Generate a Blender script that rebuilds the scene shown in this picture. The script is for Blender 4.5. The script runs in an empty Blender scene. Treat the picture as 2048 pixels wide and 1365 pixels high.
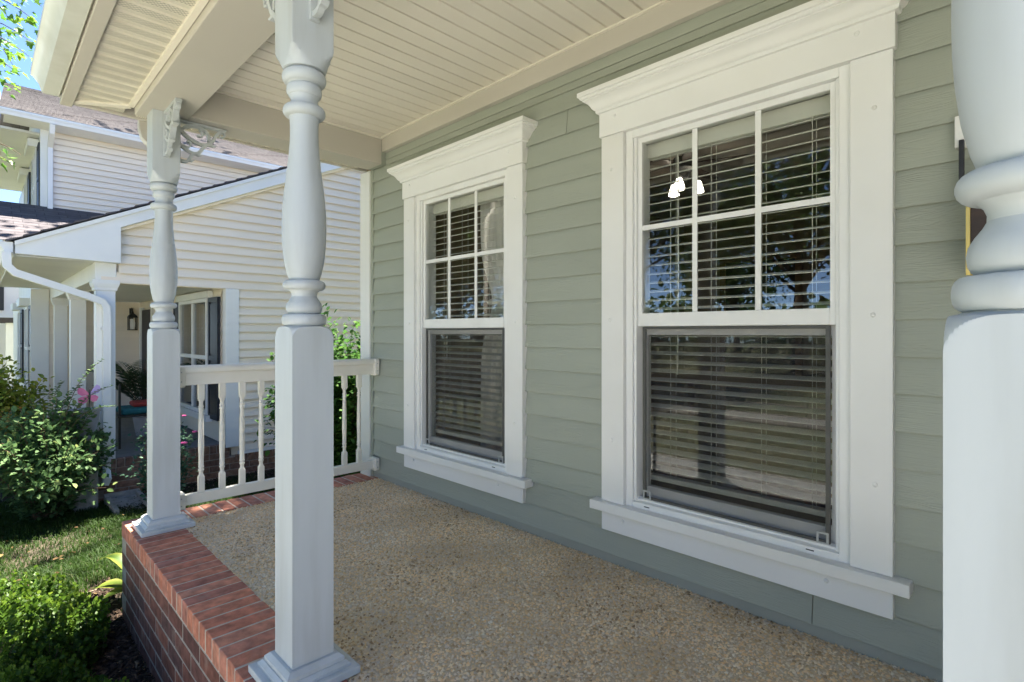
import bpy, bmesh, math, random
import numpy as np
from mathutils import Vector, Matrix
R = math.radians
random.seed(7); rng = np.random.default_rng(11)
sc = bpy.context.scene
C = sc.collection

# ------------------------------------------------------------------ camera
cam_d = bpy.data.cameras.new('camera'); cam = bpy.data.objects.new('camera', cam_d); C.objects.link(cam)
cam.location = (3.7485, -2.2616, 1.15); cam.rotation_euler = (R(90), 0, 0.7899)
cam_d.sensor_width = 36; cam_d.lens = 18.976; cam_d.shift_y = -0.00874
cam_d.clip_start = 0.02; cam_d.clip_end = 3000
sc.camera = cam
# ------------------------------------------------------------------ sky, sun, exposure
SUN_DIR = Vector((-0.15, 0.34, 0.92)).normalized()          # towards the sun
EL = math.asin(SUN_DIR.z); AZ = math.atan2(SUN_DIR.x, SUN_DIR.y)
w = bpy.data.worlds.new('World'); sc.world = w; w.use_nodes = True
wn = w.node_tree; bgn = wn.nodes['Background']
sky = wn.nodes.new('ShaderNodeTexSky'); sky.sky_type = 'NISHITA'; sky.sun_disc = False
sky.sun_elevation = EL; sky.sun_rotation = AZ; sky.air_density = 0.4; sky.dust_density = 0.0; sky.ozone_density = 4.0
wn.links.new(sky.outputs[0], bgn.inputs[0]); bgn.inputs[1].default_value = 0.08
sd = bpy.data.lights.new('sun', 'SUN'); so = bpy.data.objects.new('sun', sd); C.objects.link(so)
sd.energy = 4.2; sd.angle = R(0.6); sd.color = (1, .93, .82)
so.rotation_euler = SUN_DIR.to_track_quat('Z', 'Y').to_euler(); so.location = (-6, 12, 14)
sc.view_settings.view_transform = 'Standard'; sc.view_settings.look = 'None'
sc.view_settings.gamma = 1; sc.view_settings.exposure = 3.02
sc.view_settings.use_white_balance = True; sc.view_settings.white_balance_temperature = 6500; sc.view_settings.white_balance_tint = 10
sc.cycles.use_denoising = True; sc.cycles.max_bounces = 8; sc.cycles.diffuse_bounces = 4
sc.cycles.transparent_max_bounces = 14; sc.cycles.caustics_reflective = False; sc.cycles.caustics_refractive = False
sc.cycles.sample_clamp_indirect = 6.0

# ------------------------------------------------------------------ materials
MATS = {}
def mat(name, col, col2=None, rough=.5, ns=6., stretch=(1, 1, 1), bump=0., bs=40., bstretch=(1, 1, 1), bdist=.004,
        spec=.4, detail=4., island=0., metal=0., dirt=None, dscale=2., damt=.4, two=(.35, .65)):
    m = bpy.data.materials.new(name); m.use_nodes = True; nt = m.node_tree; N = nt.nodes; L = nt.links
    b = N['Principled BSDF']; b.inputs['Roughness'].default_value = rough; b.inputs['Metallic'].default_value = metal
    b.inputs['Specular IOR Level'].default_value = spec
    tc = N.new('ShaderNodeTexCoord')
    col = tuple(col) + (1,); c2 = tuple(col2) + (1,) if col2 else col
    mp = N.new('ShaderNodeMapping'); mp.inputs['Scale'].default_value = stretch; L.new(tc.outputs['Object'], mp.inputs[0])
    oi = N.new('ShaderNodeObjectInfo')
    # shift the texture per object so copies differ
    comb = N.new('ShaderNodeMath'); comb.operation = 'MULTIPLY'; comb.inputs[1].default_value = 37.; L.new(oi.outputs['Random'], comb.inputs[0])
    L.new(comb.outputs[0], mp.inputs['Location'])
    no = N.new('ShaderNodeTexNoise'); no.inputs['Scale'].default_value = ns; no.inputs['Detail'].default_value = detail
    L.new(mp.outputs[0], no.inputs['Vector'])
    ra = N.new('ShaderNodeMapRange'); ra.inputs[1].default_value = two[0]; ra.inputs[2].default_value = two[1]; L.new(no.outputs['Fac'], ra.inputs[0])
    mx = N.new('ShaderNodeMix'); mx.data_type = 'RGBA'; mx.inputs['A'].default_value = col; mx.inputs['B'].default_value = c2
    L.new(ra.outputs[0], mx.inputs['Factor'])
    out = mx.outputs['Result']
    if dirt:
        n3 = N.new('ShaderNodeTexNoise'); n3.inputs['Scale'].default_value = dscale; n3.inputs['Detail'].default_value = 6; L.new(mp.outputs[0], n3.inputs['Vector'])
        r3 = N.new('ShaderNodeMapRange'); r3.inputs[1].default_value = .5; r3.inputs[2].default_value = .72; r3.inputs[4].default_value = damt; L.new(n3.outputs['Fac'], r3.inputs[0])
        m3 = N.new('ShaderNodeMix'); m3.data_type = 'RGBA'; m3.inputs['B'].default_value = tuple(dirt) + (1,)
        L.new(out, m3.inputs['A']); L.new(r3.outputs[0], m3.inputs['Factor']); out = m3.outputs['Result']
    if island:
        hs = N.new('ShaderNodeHueSaturation')
        mr = N.new('ShaderNodeMapRange'); mr.inputs[3].default_value = 1 - island; mr.inputs[4].default_value = 1 + island
        L.new(oi.outputs['Random'], mr.inputs[0]); L.new(mr.outputs[0], hs.inputs['Value']); L.new(out, hs.inputs['Color']); out = hs.outputs[0]
    L.new(out, b.inputs['Base Color'])
    if bump:
        mp2 = N.new('ShaderNodeMapping'); mp2.inputs['Scale'].default_value = bstretch; L.new(tc.outputs['Object'], mp2.inputs[0]); L.new(comb.outputs[0], mp2.inputs['Location'])
        n2 = N.new('ShaderNodeTexNoise'); n2.inputs['Scale'].default_value = bs; n2.inputs['Detail'].default_value = 5; L.new(mp2.outputs[0], n2.inputs['Vector'])
        bp = N.new('ShaderNodeBump'); bp.inputs['Strength'].default_value = bump; bp.inputs['Distance'].default_value = bdist
        L.new(n2.outputs['Fac'], bp.inputs['Height']); L.new(bp.outputs[0], b.inputs['Normal'])
    MATS[name] = m
    return m

def leaf_mat(name, stops, trans=.35, rough=.45, spec=.35):
    """leaf colour picked per leaf by the 'tone' attribute"""
    m = bpy.data.materials.new(name); m.use_nodes = True; nt = m.node_tree; N = nt.nodes; L = nt.links
    b = N['Principled BSDF']; b.inputs['Roughness'].default_value = rough; b.inputs['Specular IOR Level'].default_value = spec
    at = N.new('ShaderNodeAttribute'); at.attribute_name = 'tone'
    cr = N.new('ShaderNodeValToRGB'); el = cr.color_ramp.elements
    el[0].position = stops[0][0]; el[0].color = tuple(stops[0][1]) + (1,)
    el[1].position = stops[-1][0]; el[1].color = tuple(stops[-1][1]) + (1,)
    for p, c in stops[1:-1]:
        e = el.new(p); e.color = tuple(c) + (1,)
    L.new(at.outputs['Fac'], cr.inputs[0]); L.new(cr.outputs[0], b.inputs['Base Color'])
    if trans:
        tr = N.new('ShaderNodeBsdfTranslucent'); L.new(cr.outputs[0], tr.inputs[0])
        mi = N.new('ShaderNodeMixShader'); mi.inputs[0].default_value = trans
        L.new(b.outputs[0], mi.inputs[1]); L.new(tr.outputs[0], mi.inputs[2]); L.new(mi.outputs[0], N['Material Output'].inputs[0])
    return m

TRIM = mat('white_trim', (.80, .80, .785), (.765, .765, .75), rough=.42, ns=2.5, bump=.05, bs=60, bdist=.001, dirt=(.66, .63, .55), dscale=1.1, damt=.22)
VINYL = mat('white_vinyl', (.82, .82, .805), (.79, .79, .775), rough=.38, ns=3, dirt=(.55, .52, .44), dscale=5, damt=.12)
RAILM = mat('rail_vinyl', (.80, .77, .69), (.76, .73, .64), rough=.36, ns=5, dirt=(.56, .50, .40), dscale=4, damt=.2)
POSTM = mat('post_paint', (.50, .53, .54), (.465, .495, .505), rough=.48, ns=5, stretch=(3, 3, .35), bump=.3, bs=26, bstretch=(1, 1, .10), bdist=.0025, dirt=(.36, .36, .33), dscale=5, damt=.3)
CEIL = mat('ceiling_vinyl', (.79, .745, .65), (.76, .715, .625), rough=.5, ns=3, bump=.04, bs=90, bdist=.001, island=.03)
BEAM = mat('beam_wrap', (.54, .51, .455), (.515, .485, .43), rough=.45, ns=2, dirt=(.6, .57, .5), dscale=1.5, damt=.2)
GUTM = mat('gutter_metal', (.70, .71, .66), (.62, .64, .58), rough=.35, ns=5, dirt=(.40, .38, .30), dscale=3, damt=.45)
BRASS = mat('brass', (.62, .42, .12), rough=.3, metal=.8)
BLACK = mat('black_metal', (.015, .015, .017), (.03, .03, .03), rough=.4, ns=20)
DARKW = mat('dark_wood', (.06, .035, .022), (.035, .02, .013), rough=.4, ns=4, stretch=(1, 1, 12))
NSID = mat('cream_vinyl', (.87, .77, .635), (.84, .745, .615), rough=.5, ns=1.5, island=.025, bump=.05, bs=60, bstretch=(1, .1, 1), bdist=.001)
NTRIM = mat('neighbour_trim', (.80, .80, .78), (.75, .75, .74), rough=.5, ns=2)
SHUT = mat('shutter_paint', (.014, .016, .022), (.02, .022, .03), rough=.45, ns=8)
MORTF = mat('grey_mortar', (.42, .37, .31), (.32, .28, .24), rough=.95, ns=25, bump=.6, bs=160, bdist=.004, dirt=(.16, .15, .12), dscale=6, damt=.5)
MORT = mat('mortar', (.66, .55, .44), (.53, .45, .36), rough=.95, ns=25, bump=.6, bs=160, bdist=.004, dirt=(.2, .19, .15), dscale=6, damt=.5)
NMORT = mat('old_mortar', (.33, .27, .22), (.25, .2, .17), rough=.95, ns=15)
CONC = mat('concrete', (.36, .34, .31), (.27, .26, .24), rough=.9, ns=14, bump=.6, bs=120, bdist=.004, dirt=(.12, .13, .09), dscale=7, damt=.5)
PAVE = mat('pale_concrete', (.46, .455, .435), (.40, .395, .38), rough=.9, ns=6, bump=.4, bs=120, bdist=.003, dirt=(.36, .33, .28), dscale=1.2, damt=.4)
NPORCH = mat('porch_concrete', (.17, .17, .18), (.14, .14, .15), rough=.8, ns=8)
BLINDM = mat('blind_slat', (.78, .77, .73), rough=.4, spec=.5)
CORD = mat('cord', (.7, .69, .64), rough=.8)
CURT = mat('sheer_curtain', (.86, .84, .84), (.8, .78, .78), rough=.8, ns=20)
ROOMW = mat('room_paint', (.36, .29, .20), (.33, .265, .185), rough=.8, ns=2)
ROOMC = mat('room_ceiling_paint', (.50, .45, .38), rough=.9)
CARPET = mat('carpet', (.16, .10, .07), (.10, .065, .045), rough=1, ns=90, bump=.5, bs=200)
WOODF = mat('wood_furniture', (.28, .16, .07), (.18, .10, .045), rough=.45, ns=3, stretch=(1, 1, 8))
SOFA = mat('sofa_fabric', (.12, .09, .08), (.08, .06, .055), rough=.9, ns=40)
SOIL = None
POTM = mat('planter_resin', (.34, .34, .36), (.27, .27, .29), rough=.7, ns=6)
BARK = mat('bark', (.14, .10, .07), (.06, .045, .033), rough=.95, ns=9, stretch=(4, 4, 1), bump=.8, bs=14, bstretch=(4, 4, .8), bdist=.03)
TWIG = mat('twig', (.16, .10, .06), (.09, .06, .04), rough=.9, ns=20)
ASPH = mat('asphalt', (.16, .155, .15), (.12, .12, .118), rough=.9, ns=5, bump=.3, bs=150)
HOSEM = mat('black_hose', (.02, .02, .02), rough=.4)

def siding_mat(name, col, col2):
    """painted fibre cement with pressed cedar grain"""
    m = mat(name, col, col2, rough=.55, ns=1.6, stretch=(.6, 1, 2), island=.03, dirt=(col[0] * .8, col[1] * .8, col[2] * .78), dscale=1.4, damt=.35)
    nt = m.node_tree; N = nt.nodes; L = nt.links; b = N['Principled BSDF']
    tc = N.new('ShaderNodeTexCoord'); oi = N.new('ShaderNodeObjectInfo')
    mu = N.new('ShaderNodeMath'); mu.operation = 'MULTIPLY'; mu.inputs[1].default_value = 91.; L.new(oi.outputs['Random'], mu.inputs[0])
    mp = N.new('ShaderNodeMapping'); mp.inputs['Scale'].default_value = (1.1, 1, 11); L.new(tc.outputs['Object'], mp.inputs[0]); L.new(mu.outputs[0], mp.inputs['Location'])
    n1 = N.new('ShaderNodeTexNoise'); n1.inputs['Scale'].default_value = 2.2; n1.inputs['Detail'].default_value = 2; L.new(mp.outputs[0], n1.inputs['Vector'])
    s = N.new('ShaderNodeMath'); s.operation = 'MULTIPLY'; s.inputs[1].default_value = 95; L.new(n1.outputs['Fac'], s.inputs[0])
    si = N.new('ShaderNodeMath'); si.operation = 'SINE'; L.new(s.outputs[0], si.inputs[0])
    mp2 = N.new('ShaderNodeMapping'); mp2.inputs['Scale'].default_value = (6, 1, 160); L.new(tc.outputs['Object'], mp2.inputs[0]); L.new(mu.outputs[0], mp2.inputs['Location'])
    n2 = N.new('ShaderNodeTexNoise'); n2.inputs['Scale'].default_value = 1.6; n2.inputs['Detail'].default_value = 4; L.new(mp2.outputs[0], n2.inputs['Vector'])
    mp3 = N.new('ShaderNodeMapping'); mp3.inputs['Scale'].default_value = (2.2, 1, 9); L.new(tc.outputs['Object'], mp3.inputs[0]); L.new(mu.outputs[0], mp3.inputs['Location'])
    n3 = N.new('ShaderNodeTexNoise'); n3.inputs['Scale'].default_value = 1.2; L.new(mp3.outputs[0], n3.inputs['Vector'])
    r3 = N.new('ShaderNodeMapRange'); r3.inputs[1].default_value = .42; r3.inputs[2].default_value = .62; L.new(n3.outputs['Fac'], r3.inputs[0])
    a = N.new('ShaderNodeMath'); a.operation = 'MULTIPLY'; L.new(si.outputs[0], a.inputs[0]); L.new(r3.outputs[0], a.inputs[1])
    c = N.new('ShaderNodeMath'); c.operation = 'MULTIPLY_ADD'; c.inputs[1].default_value = .35; L.new(a.outputs[0], c.inputs[0]); L.new(n2.outputs['Fac'], c.inputs[2])
    bp = N.new('ShaderNodeBump'); bp.inputs['Strength'].default_value = .55; bp.inputs['Distance'].default_value = .0022
    L.new(c.outputs[0], bp.inputs['Height']); L.new(bp.outputs[0], b.inputs['Normal'])
    return m
SIDE = siding_mat('sage_siding', (.355, .38, .325), (.335, .36, .305))
SIDEDK = mat('sage_skirt', (.33, .345, .30), (.31, .325, .28), rough=.6, ns=4)

def brick_mat(name, cols, bump=.7):
    m = bpy.data.materials.new(name); m.use_nodes = True; nt = m.node_tree; N = nt.nodes; L = nt.links
    b = N['Principled BSDF']; b.inputs['Roughness'].default_value = .88; b.inputs['Specular IOR Level'].default_value = .25
    oi = N.new('ShaderNodeObjectInfo'); cr = N.new('ShaderNodeValToRGB'); el = cr.color_ramp.elements
    el[0].color = tuple(cols[0]) + (1,); el[1].color = tuple(cols[-1]) + (1,)
    for i, c in enumerate(cols[1:-1]):
        e = el.new((i + 1) / (len(cols) - 1)); e.color = tuple(c) + (1,)
    L.new(oi.outputs['Random'], cr.inputs[0])
    tc = N.new('ShaderNodeTexCoord'); mp = N.new('ShaderNodeMapping'); L.new(tc.outputs['Object'], mp.inputs[0])
    mu = N.new('ShaderNodeMath'); mu.operation = 'MULTIPLY'; mu.inputs[1].default_value = 53; L.new(oi.outputs['Random'], mu.inputs[0]); L.new(mu.outputs[0], mp.inputs['Location'])
    n1 = N.new('ShaderNodeTexNoise'); n1.inputs['Scale'].default_value = 22; n1.inputs['Detail'].default_value = 6; L.new(mp.outputs[0], n1.inputs[0])
    r1 = N.new('ShaderNodeMapRange'); r1.inputs[1].default_value = .3; r1.inputs[2].default_value = .7; r1.inputs[3].default_value = .62; r1.inputs[4].default_value = 1.28; L.new(n1.outputs['Fac'], r1.inputs[0])
    hs = N.new('ShaderNodeHueSaturation'); L.new(r1.outputs[0], hs.inputs['Value']); L.new(cr.outputs[0], hs.inputs['Color'])
    # pale mortar smears
    n3 = N.new('ShaderNodeTexNoise'); n3.inputs['Scale'].default_value = 9; n3.inputs['Detail'].default_value = 8; L.new(mp.outputs[0], n3.inputs[0])
    r3 = N.new('ShaderNodeMapRange'); r3.inputs[1].default_value = .58; r3.inputs[2].default_value = .8; r3.inputs[4].default_value = .55; L.new(n3.outputs['Fac'], r3.inputs[0])
    mx = N.new('ShaderNodeMix'); mx.data_type = 'RGBA'; mx.inputs['B'].default_value = (.42, .33, .27, 1); L.new(r3.outputs[0], mx.inputs['Factor']); L.new(hs.outputs[0], mx.inputs['A'])
    L.new(mx.outputs['Result'], b.inputs['Base Color'])
    n2 = N.new('ShaderNodeTexNoise'); n2.inputs['Scale'].default_value = 70; n2.inputs['Detail'].default_value = 5; L.new(mp.outputs[0], n2.inputs[0])
    bp = N.new('ShaderNodeBump'); bp.inputs['Strength'].default_value = bump; bp.inputs['Distance'].default_value = .004; L.new(n2.outputs['Fac'], bp.inputs['Height']); L.new(bp.outputs[0], b.inputs['Normal'])
    return m
BRICK = brick_mat('red_brick', [(.52, .19, .115), (.60, .235, .14), (.38, .15, .105), (.62, .27, .165), (.47, .19, .13), (.33, .14, .105)])
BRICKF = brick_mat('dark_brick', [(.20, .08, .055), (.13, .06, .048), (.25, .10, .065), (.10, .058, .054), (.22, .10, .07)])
BRICKN = brick_mat('brown_brick', [(.20, .11, .075), (.25, .14, .09), (.17, .09, .065), (.22, .13, .095)], .3)

def glass_mat(name, tint=(.93, .94, .92), k=1.2, ior=1.5):
    m = bpy.data.materials.new(name); m.use_nodes = True; nt = m.node_tree; N = nt.nodes; L = nt.links
    N.remove(N['Principled BSDF'])
    t = N.new('ShaderNodeBsdfTransparent'); t.inputs[0].default_value = tuple(tint) + (1,)
    g = N.new('ShaderNodeBsdfGlossy'); g.inputs['Roughness'].default_value = .004
    lw = N.new('ShaderNodeLayerWeight'); lw.inputs['Blend'].default_value = .5
    pw = N.new('ShaderNodeMath'); pw.operation = 'POWER'; pw.inputs[1].default_value = 5.; L.new(lw.outputs['Facing'], pw.inputs[0])
    f = N.new('ShaderNodeMath'); f.operation = 'MULTIPLY_ADD'; f.inputs[1].default_value = .96; f.inputs[2].default_value = .045; L.new(pw.outputs[0], f.inputs[0])
    mu = N.new('ShaderNodeMath'); mu.operation = 'MULTIPLY'; mu.inputs[1].default_value = k; mu.use_clamp = True; L.new(f.outputs[0], mu.inputs[0])
    tc = N.new('ShaderNodeTexCoord'); n = N.new('ShaderNodeTexNoise'); n.inputs['Scale'].default_value = 2.2; L.new(tc.outputs['Object'], n.inputs[0])
    bp = N.new('ShaderNodeBump'); bp.inputs['Strength'].default_value = .12; bp.inputs['Distance'].default_value = .004; L.new(n.outputs['Fac'], bp.inputs['Height']); L.new(bp.outputs[0], g.inputs['Normal'])
    mi = N.new('ShaderNodeMixShader'); L.new(mu.outputs[0], mi.inputs[0]); L.new(t.outputs[0], mi.inputs[1]); L.new(g.outputs[0], mi.inputs[2])
    L.new(mi.outputs[0], N['Material Output'].inputs[0])
    return m
GLASS = glass_mat('window_glass')
GLASSN = glass_mat('neighbour_glass', (.55, .6, .6), 2.0)
def screen_mat():
    m = bpy.data.materials.new('insect_mesh'); m.use_nodes = True; nt = m.node_tree; N = nt.nodes; L = nt.links
    N.remove(N['Principled BSDF'])
    t = N.new('ShaderNodeBsdfTransparent'); d = N.new('ShaderNodeBsdfDiffuse'); d.inputs[0].default_value = (.06, .057, .053, 1)
    mi = N.new('ShaderNodeMixShader'); mi.inputs[0].default_value = .22
    L.new(t.outputs[0], mi.inputs[1]); L.new(d.outputs[0], mi.inputs[2]); L.new(mi.outputs[0], N['Material Output'].inputs[0])
    return m
SCREEN = screen_mat()
def emit_mat(name, col, s):
    m = bpy.data.materials.new(name); m.use_nodes = True; b = m.node_tree.nodes['Principled BSDF']
    b.inputs['Base Color'].default_value = tuple(col) + (1,); b.inputs['Emission Color'].default_value = tuple(col) + (1,); b.inputs['Emission Strength'].default_value = s
    return m
LAMP = emit_mat('lit_lamp_glass', (1, .90, .74), 1.6)

def shingle_mat(name, c1, c2, c3, w_=.3, h_=.14):
    m = bpy.data.materials.new(name); m.use_nodes = True; nt = m.node_tree; N = nt.nodes; L = nt.links
    b = N['Principled BSDF']; b.inputs['Roughness'].default_value = .95; b.inputs['Specular IOR Level'].default_value = .15
    tc = N.new('ShaderNodeTexCoord')
    br = N.new('ShaderNodeTexBrick'); br.offset = .37; br.squash = 1; br.inputs['Scale'].default_value = 1; br.inputs['Brick Width'].default_value = w_; br.inputs['Row Height'].default_value = h_
    br.inputs['Mortar Size'].default_value = .004; br.inputs['Color1'].default_value = tuple(c1) + (1,); br.inputs['Color2'].default_value = tuple(c2) + (1,); br.inputs['Mortar'].default_value = tuple(c3) + (1,)
    L.new(tc.outputs['UV'], br.inputs['Vector'])
    n = N.new('ShaderNodeTexNoise'); n.inputs['Scale'].default_value = 9; n.inputs['Detail'].default_value = 8; L.new(tc.outputs['Object'], n.inputs[0])
    r = N.new('ShaderNodeMapRange'); r.inputs[1].default_value = .3; r.inputs[2].default_value = .7; r.inputs[3].default_value = .85; r.inputs[4].default_value = 1.13; L.new(n.outputs['Fac'], r.inputs[0])
    hs = N.new('ShaderNodeHueSaturation'); L.new(r.outputs[0], hs.inputs['Value']); L.new(br.outputs['Color'], hs.inputs['Color']); L.new(hs.outputs[0], b.inputs['Base Color'])
    return m
SHG = shingle_mat('grey_brown_shingle', (.19, .174, .170), (.145, .132, .130), (.07, .063, .063))
SHGD = shingle_mat('dark_shingle', (.12, .11, .118), (.088, .08, .087), (.042, .039, .042))

def soffit_mat():
    """vinyl with rows of small punched slots (world x along the house)"""
    m = mat('vented_soffit', (.70, .665, .57), (.66, .625, .53), rough=.5, ns=4, dirt=(.42, .38, .28), dscale=2.5, damt=.3)
    nt = m.node_tree; N = nt.nodes; L = nt.links; b = N['Principled BSDF']
    src = b.inputs['Base Color'].links[0].from_socket
    tc = N.new('ShaderNodeTexCoord'); br = N.new('ShaderNodeTexBrick'); br.offset = .5; br.inputs['Scale'].default_value = 1
    br.inputs['Brick Width'].default_value = .016; br.inputs['Row Height'].default_value = .0105; br.inputs['Mortar Size'].default_value = .0036; br.inputs['Mortar Smooth'].default_value = .1
    br.inputs['Color1'].default_value = br.inputs['Color2'].default_value = (1, 1, 1, 1); br.inputs['Mortar'].default_value = (0, 0, 0, 1)
    L.new(tc.outputs['UV'], br.inputs['Vector'])
    sx = N.new('ShaderNodeSeparateXYZ'); L.new(tc.outputs['UV'], sx.inputs[0])
    g = N.new('ShaderNodeMath'); g.operation = 'LESS_THAN'; g.inputs[1].default_value = .053; L.new(sx.outputs['Y'], g.inputs[0])
    g2 = N.new('ShaderNodeMath'); g2.operation = 'GREATER_THAN'; g2.inputs[1].default_value = 0.0; L.new(sx.outputs['Y'], g2.inputs[0])
    mu = N.new('ShaderNodeMath'); mu.operation = 'MULTIPLY'; L.new(g.outputs[0], mu.inputs[0]); L.new(g2.outputs[0], mu.inputs[1])
    mu2 = N.new('ShaderNodeMath'); mu2.operation = 'MULTIPLY'; L.new(mu.outputs[0], mu2.inputs[0]); L.new(br.outputs['Color'], mu2.inputs[1])
    mu3 = N.new('ShaderNodeMath'); mu3.operation = 'MULTIPLY'; mu3.inputs[1].default_value = .95; L.new(mu2.outputs[0], mu3.inputs[0])
    mx = N.new('ShaderNodeMix'); mx.data_type = 'RGBA'; mx.inputs['B'].default_value = (.05, .04, .03, 1); L.new(mu3.outputs[0], mx.inputs['Factor']); L.new(src, mx.inputs['A'])
    L.new(mx.outputs['Result'], b.inputs['Base Color'])
    return m
SOFF = soffit_mat()

def pebble_mat():
    m = leaf_mat('pebbles', [(0, (.36, .25, .15)), (.08, (.58, .41, .24)), (.28, (.88, .64, .36)), (.45, (.94, .74, .46)), (.58, (.70, .60, .48)), (.72, (.94, .79, .56)), (.84, (.76, .67, .54)), (.92, (.90, .63, .34)), (1, (.95, .88, .74))], trans=0, rough=.85, spec=.12)
    return m
PEB = pebble_mat()
def stain(m, scale, lo, hi):
    nt = m.node_tree; N = nt.nodes; L = nt.links; b = N['Principled BSDF']; src = b.inputs['Base Color'].links[0].from_socket
    tc = N.new('ShaderNodeTexCoord'); n = N.new('ShaderNodeTexNoise'); n.inputs['Scale'].default_value = scale; n.inputs['Detail'].default_value = 7; L.new(tc.outputs['Object'], n.inputs[0])
    r = N.new('ShaderNodeMapRange'); r.inputs[1].default_value = .35; r.inputs[2].default_value = .62; r.inputs[3].default_value = lo; r.inputs[4].default_value = hi; L.new(n.outputs['Fac'], r.inputs[0])
    hs = N.new('ShaderNodeHueSaturation'); L.new(r.outputs[0], hs.inputs['Value']); L.new(src, hs.inputs['Color']); L.new(hs.outputs[0], b.inputs['Base Color'])
stain(PEB, 2.2, .80, 1.06)
SLABM = mat('aggregate_matrix', (.70, .56, .39), (.60, .48, .33), rough=.95, ns=60, bump=.6, bs=300, bdist=.003)

def ground_mat():
    m = mat('lawn_soil', (.085, .066, .045), (.055, .043, .03), rough=1, ns=14, detail=8, bump=.8, bs=60, bdist=.02, dirt=(.05, .062, .022), dscale=1.3, damt=.8)
    return m
SOIL = ground_mat()
FARGRASS = mat('far_lawn', (.095, .118, .055), (.14, .15, .085), rough=1, ns=3, detail=10, bump=.6, bs=40, bdist=.03, dirt=(.2, .17, .09), dscale=.5, damt=.5)
MULCHG = mat('mulch_bed', (.045, .032, .024), (.085, .058, .04), rough=1, ns=40, bump=1, bs=70, bdist=.02)
GRASSM = leaf_mat('grass', [(0, (.022, .052, .008)), (.5, (.036, .075, .012)), (.8, (.055, .090, .018)), (.93, (.09, .10, .035)), (1, (.14, .12, .06))], trans=.4, rough=.6, spec=.2)
MULCHM = leaf_mat('mulch_chips', [(0, (.02, .014, .011)), (.6, (.06, .04, .028)), (.9, (.12, .08, .055)), (1, (.34, .27, .18))], trans=0, rough=.95, spec=.15)
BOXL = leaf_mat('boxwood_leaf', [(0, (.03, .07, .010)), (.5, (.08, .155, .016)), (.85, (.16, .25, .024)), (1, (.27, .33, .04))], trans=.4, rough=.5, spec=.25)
SHRL = leaf_mat('shrub_leaf', [(0, (.045, .095, .038)), (.5, (.095, .175, .066)), (.85, (.15, .24, .09)), (1, (.26, .32, .11))], trans=.4, rough=.6, spec=.15)
YELL = leaf_mat('gold_shrub_leaf', [(0, (.10, .18, .02)), (.5, (.24, .32, .04)), (1, (.48, .46, .07))], trans=.35)
BURL = leaf_mat('burning_bush_leaf', [(0, (.03, .085, .02)), (.5, (.06, .145, .032)), (1, (.11, .21, .045))], trans=.45, rough=.65, spec=.1)
MAPL = leaf_mat('maple_leaf', [(0, (.05, .13, .02)), (.5, (.10, .22, .03)), (1, (.22, .36, .05))], trans=.5)
TREEL = leaf_mat('tree_leaf', [(0, (.025, .065, .014)), (.5, (.05, .11, .022)), (1, (.11, .17, .04))], trans=.35)
ROSEL = leaf_mat('rose_leaf', [(0, (.03, .085, .05)), (.5, (.06, .13, .085)), (1, (.14, .22, .14))], trans=.35, rough=.65, spec=.1)
PALML = leaf_mat('palm_leaf', [(0, (.02, .055, .025)), (1, (.06, .12, .05))], trans=.3)
HOST = leaf_mat('hosta_leaf', [(0, (.035, .09, .018)), (.5, (.10, .16, .022)), (1, (.22, .23, .035))], trans=.4, rough=.4)
PINK = mat('pink_petal', (.75, .16, .42), (.62, .10, .33), rough=.6, ns=30)
PINKW = mat('pink_wing', (.75, .22, .36), (.66, .16, .33), rough=.5, ns=14)
LILAC = mat('lilac_wing', (.58, .45, .74), (.5, .36, .68), rough=.5, ns=14)
TEAL = mat('teal_cushion', (.02, .13, .15), (.015, .10, .12), rough=.9, ns=30)
REDC = mat('red_cushion', (.26, .035, .03), rough=.9, ns=30)

# ------------------------------------------------------------------ mesh helpers
def setp(o, label=None, cat=None, group=None, kind=None):
    if label: o['label'] = label
    if cat: o['category'] = cat
    if group: o['group'] = group
    if kind: o['kind'] = kind
    return o
def thing(name, loc, label, cat, group=None):
    o = bpy.data.objects.new(name, None); C.objects.link(o); o.location = loc; o.empty_display_size = .1
    return setp(o, label, cat, group)
def wloc(o):
    v = Vector(o.location)
    if o.parent: v = o.parent.matrix_basis.to_translation() + (o.matrix_parent_inverse @ v - Vector()) if False else v
    return v
def link(name, me, m, parent=None, loc=None):
    """mesh is given in world coordinates unless loc is set; parents are only ever translated"""
    o = bpy.data.objects.new(name, me); C.objects.link(o)
    if m is not None and len(me.materials) == 0: me.materials.append(m)
    if parent is not None:
        o.parent = parent
        p = Vector(parent.location); q = parent.parent
        if q is not None: p = Vector(parent['_w']) if '_w' in parent else p
        o.matrix_parent_inverse = Matrix.Translation(-p)
    if loc is not None: o.location = loc
    return o
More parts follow.
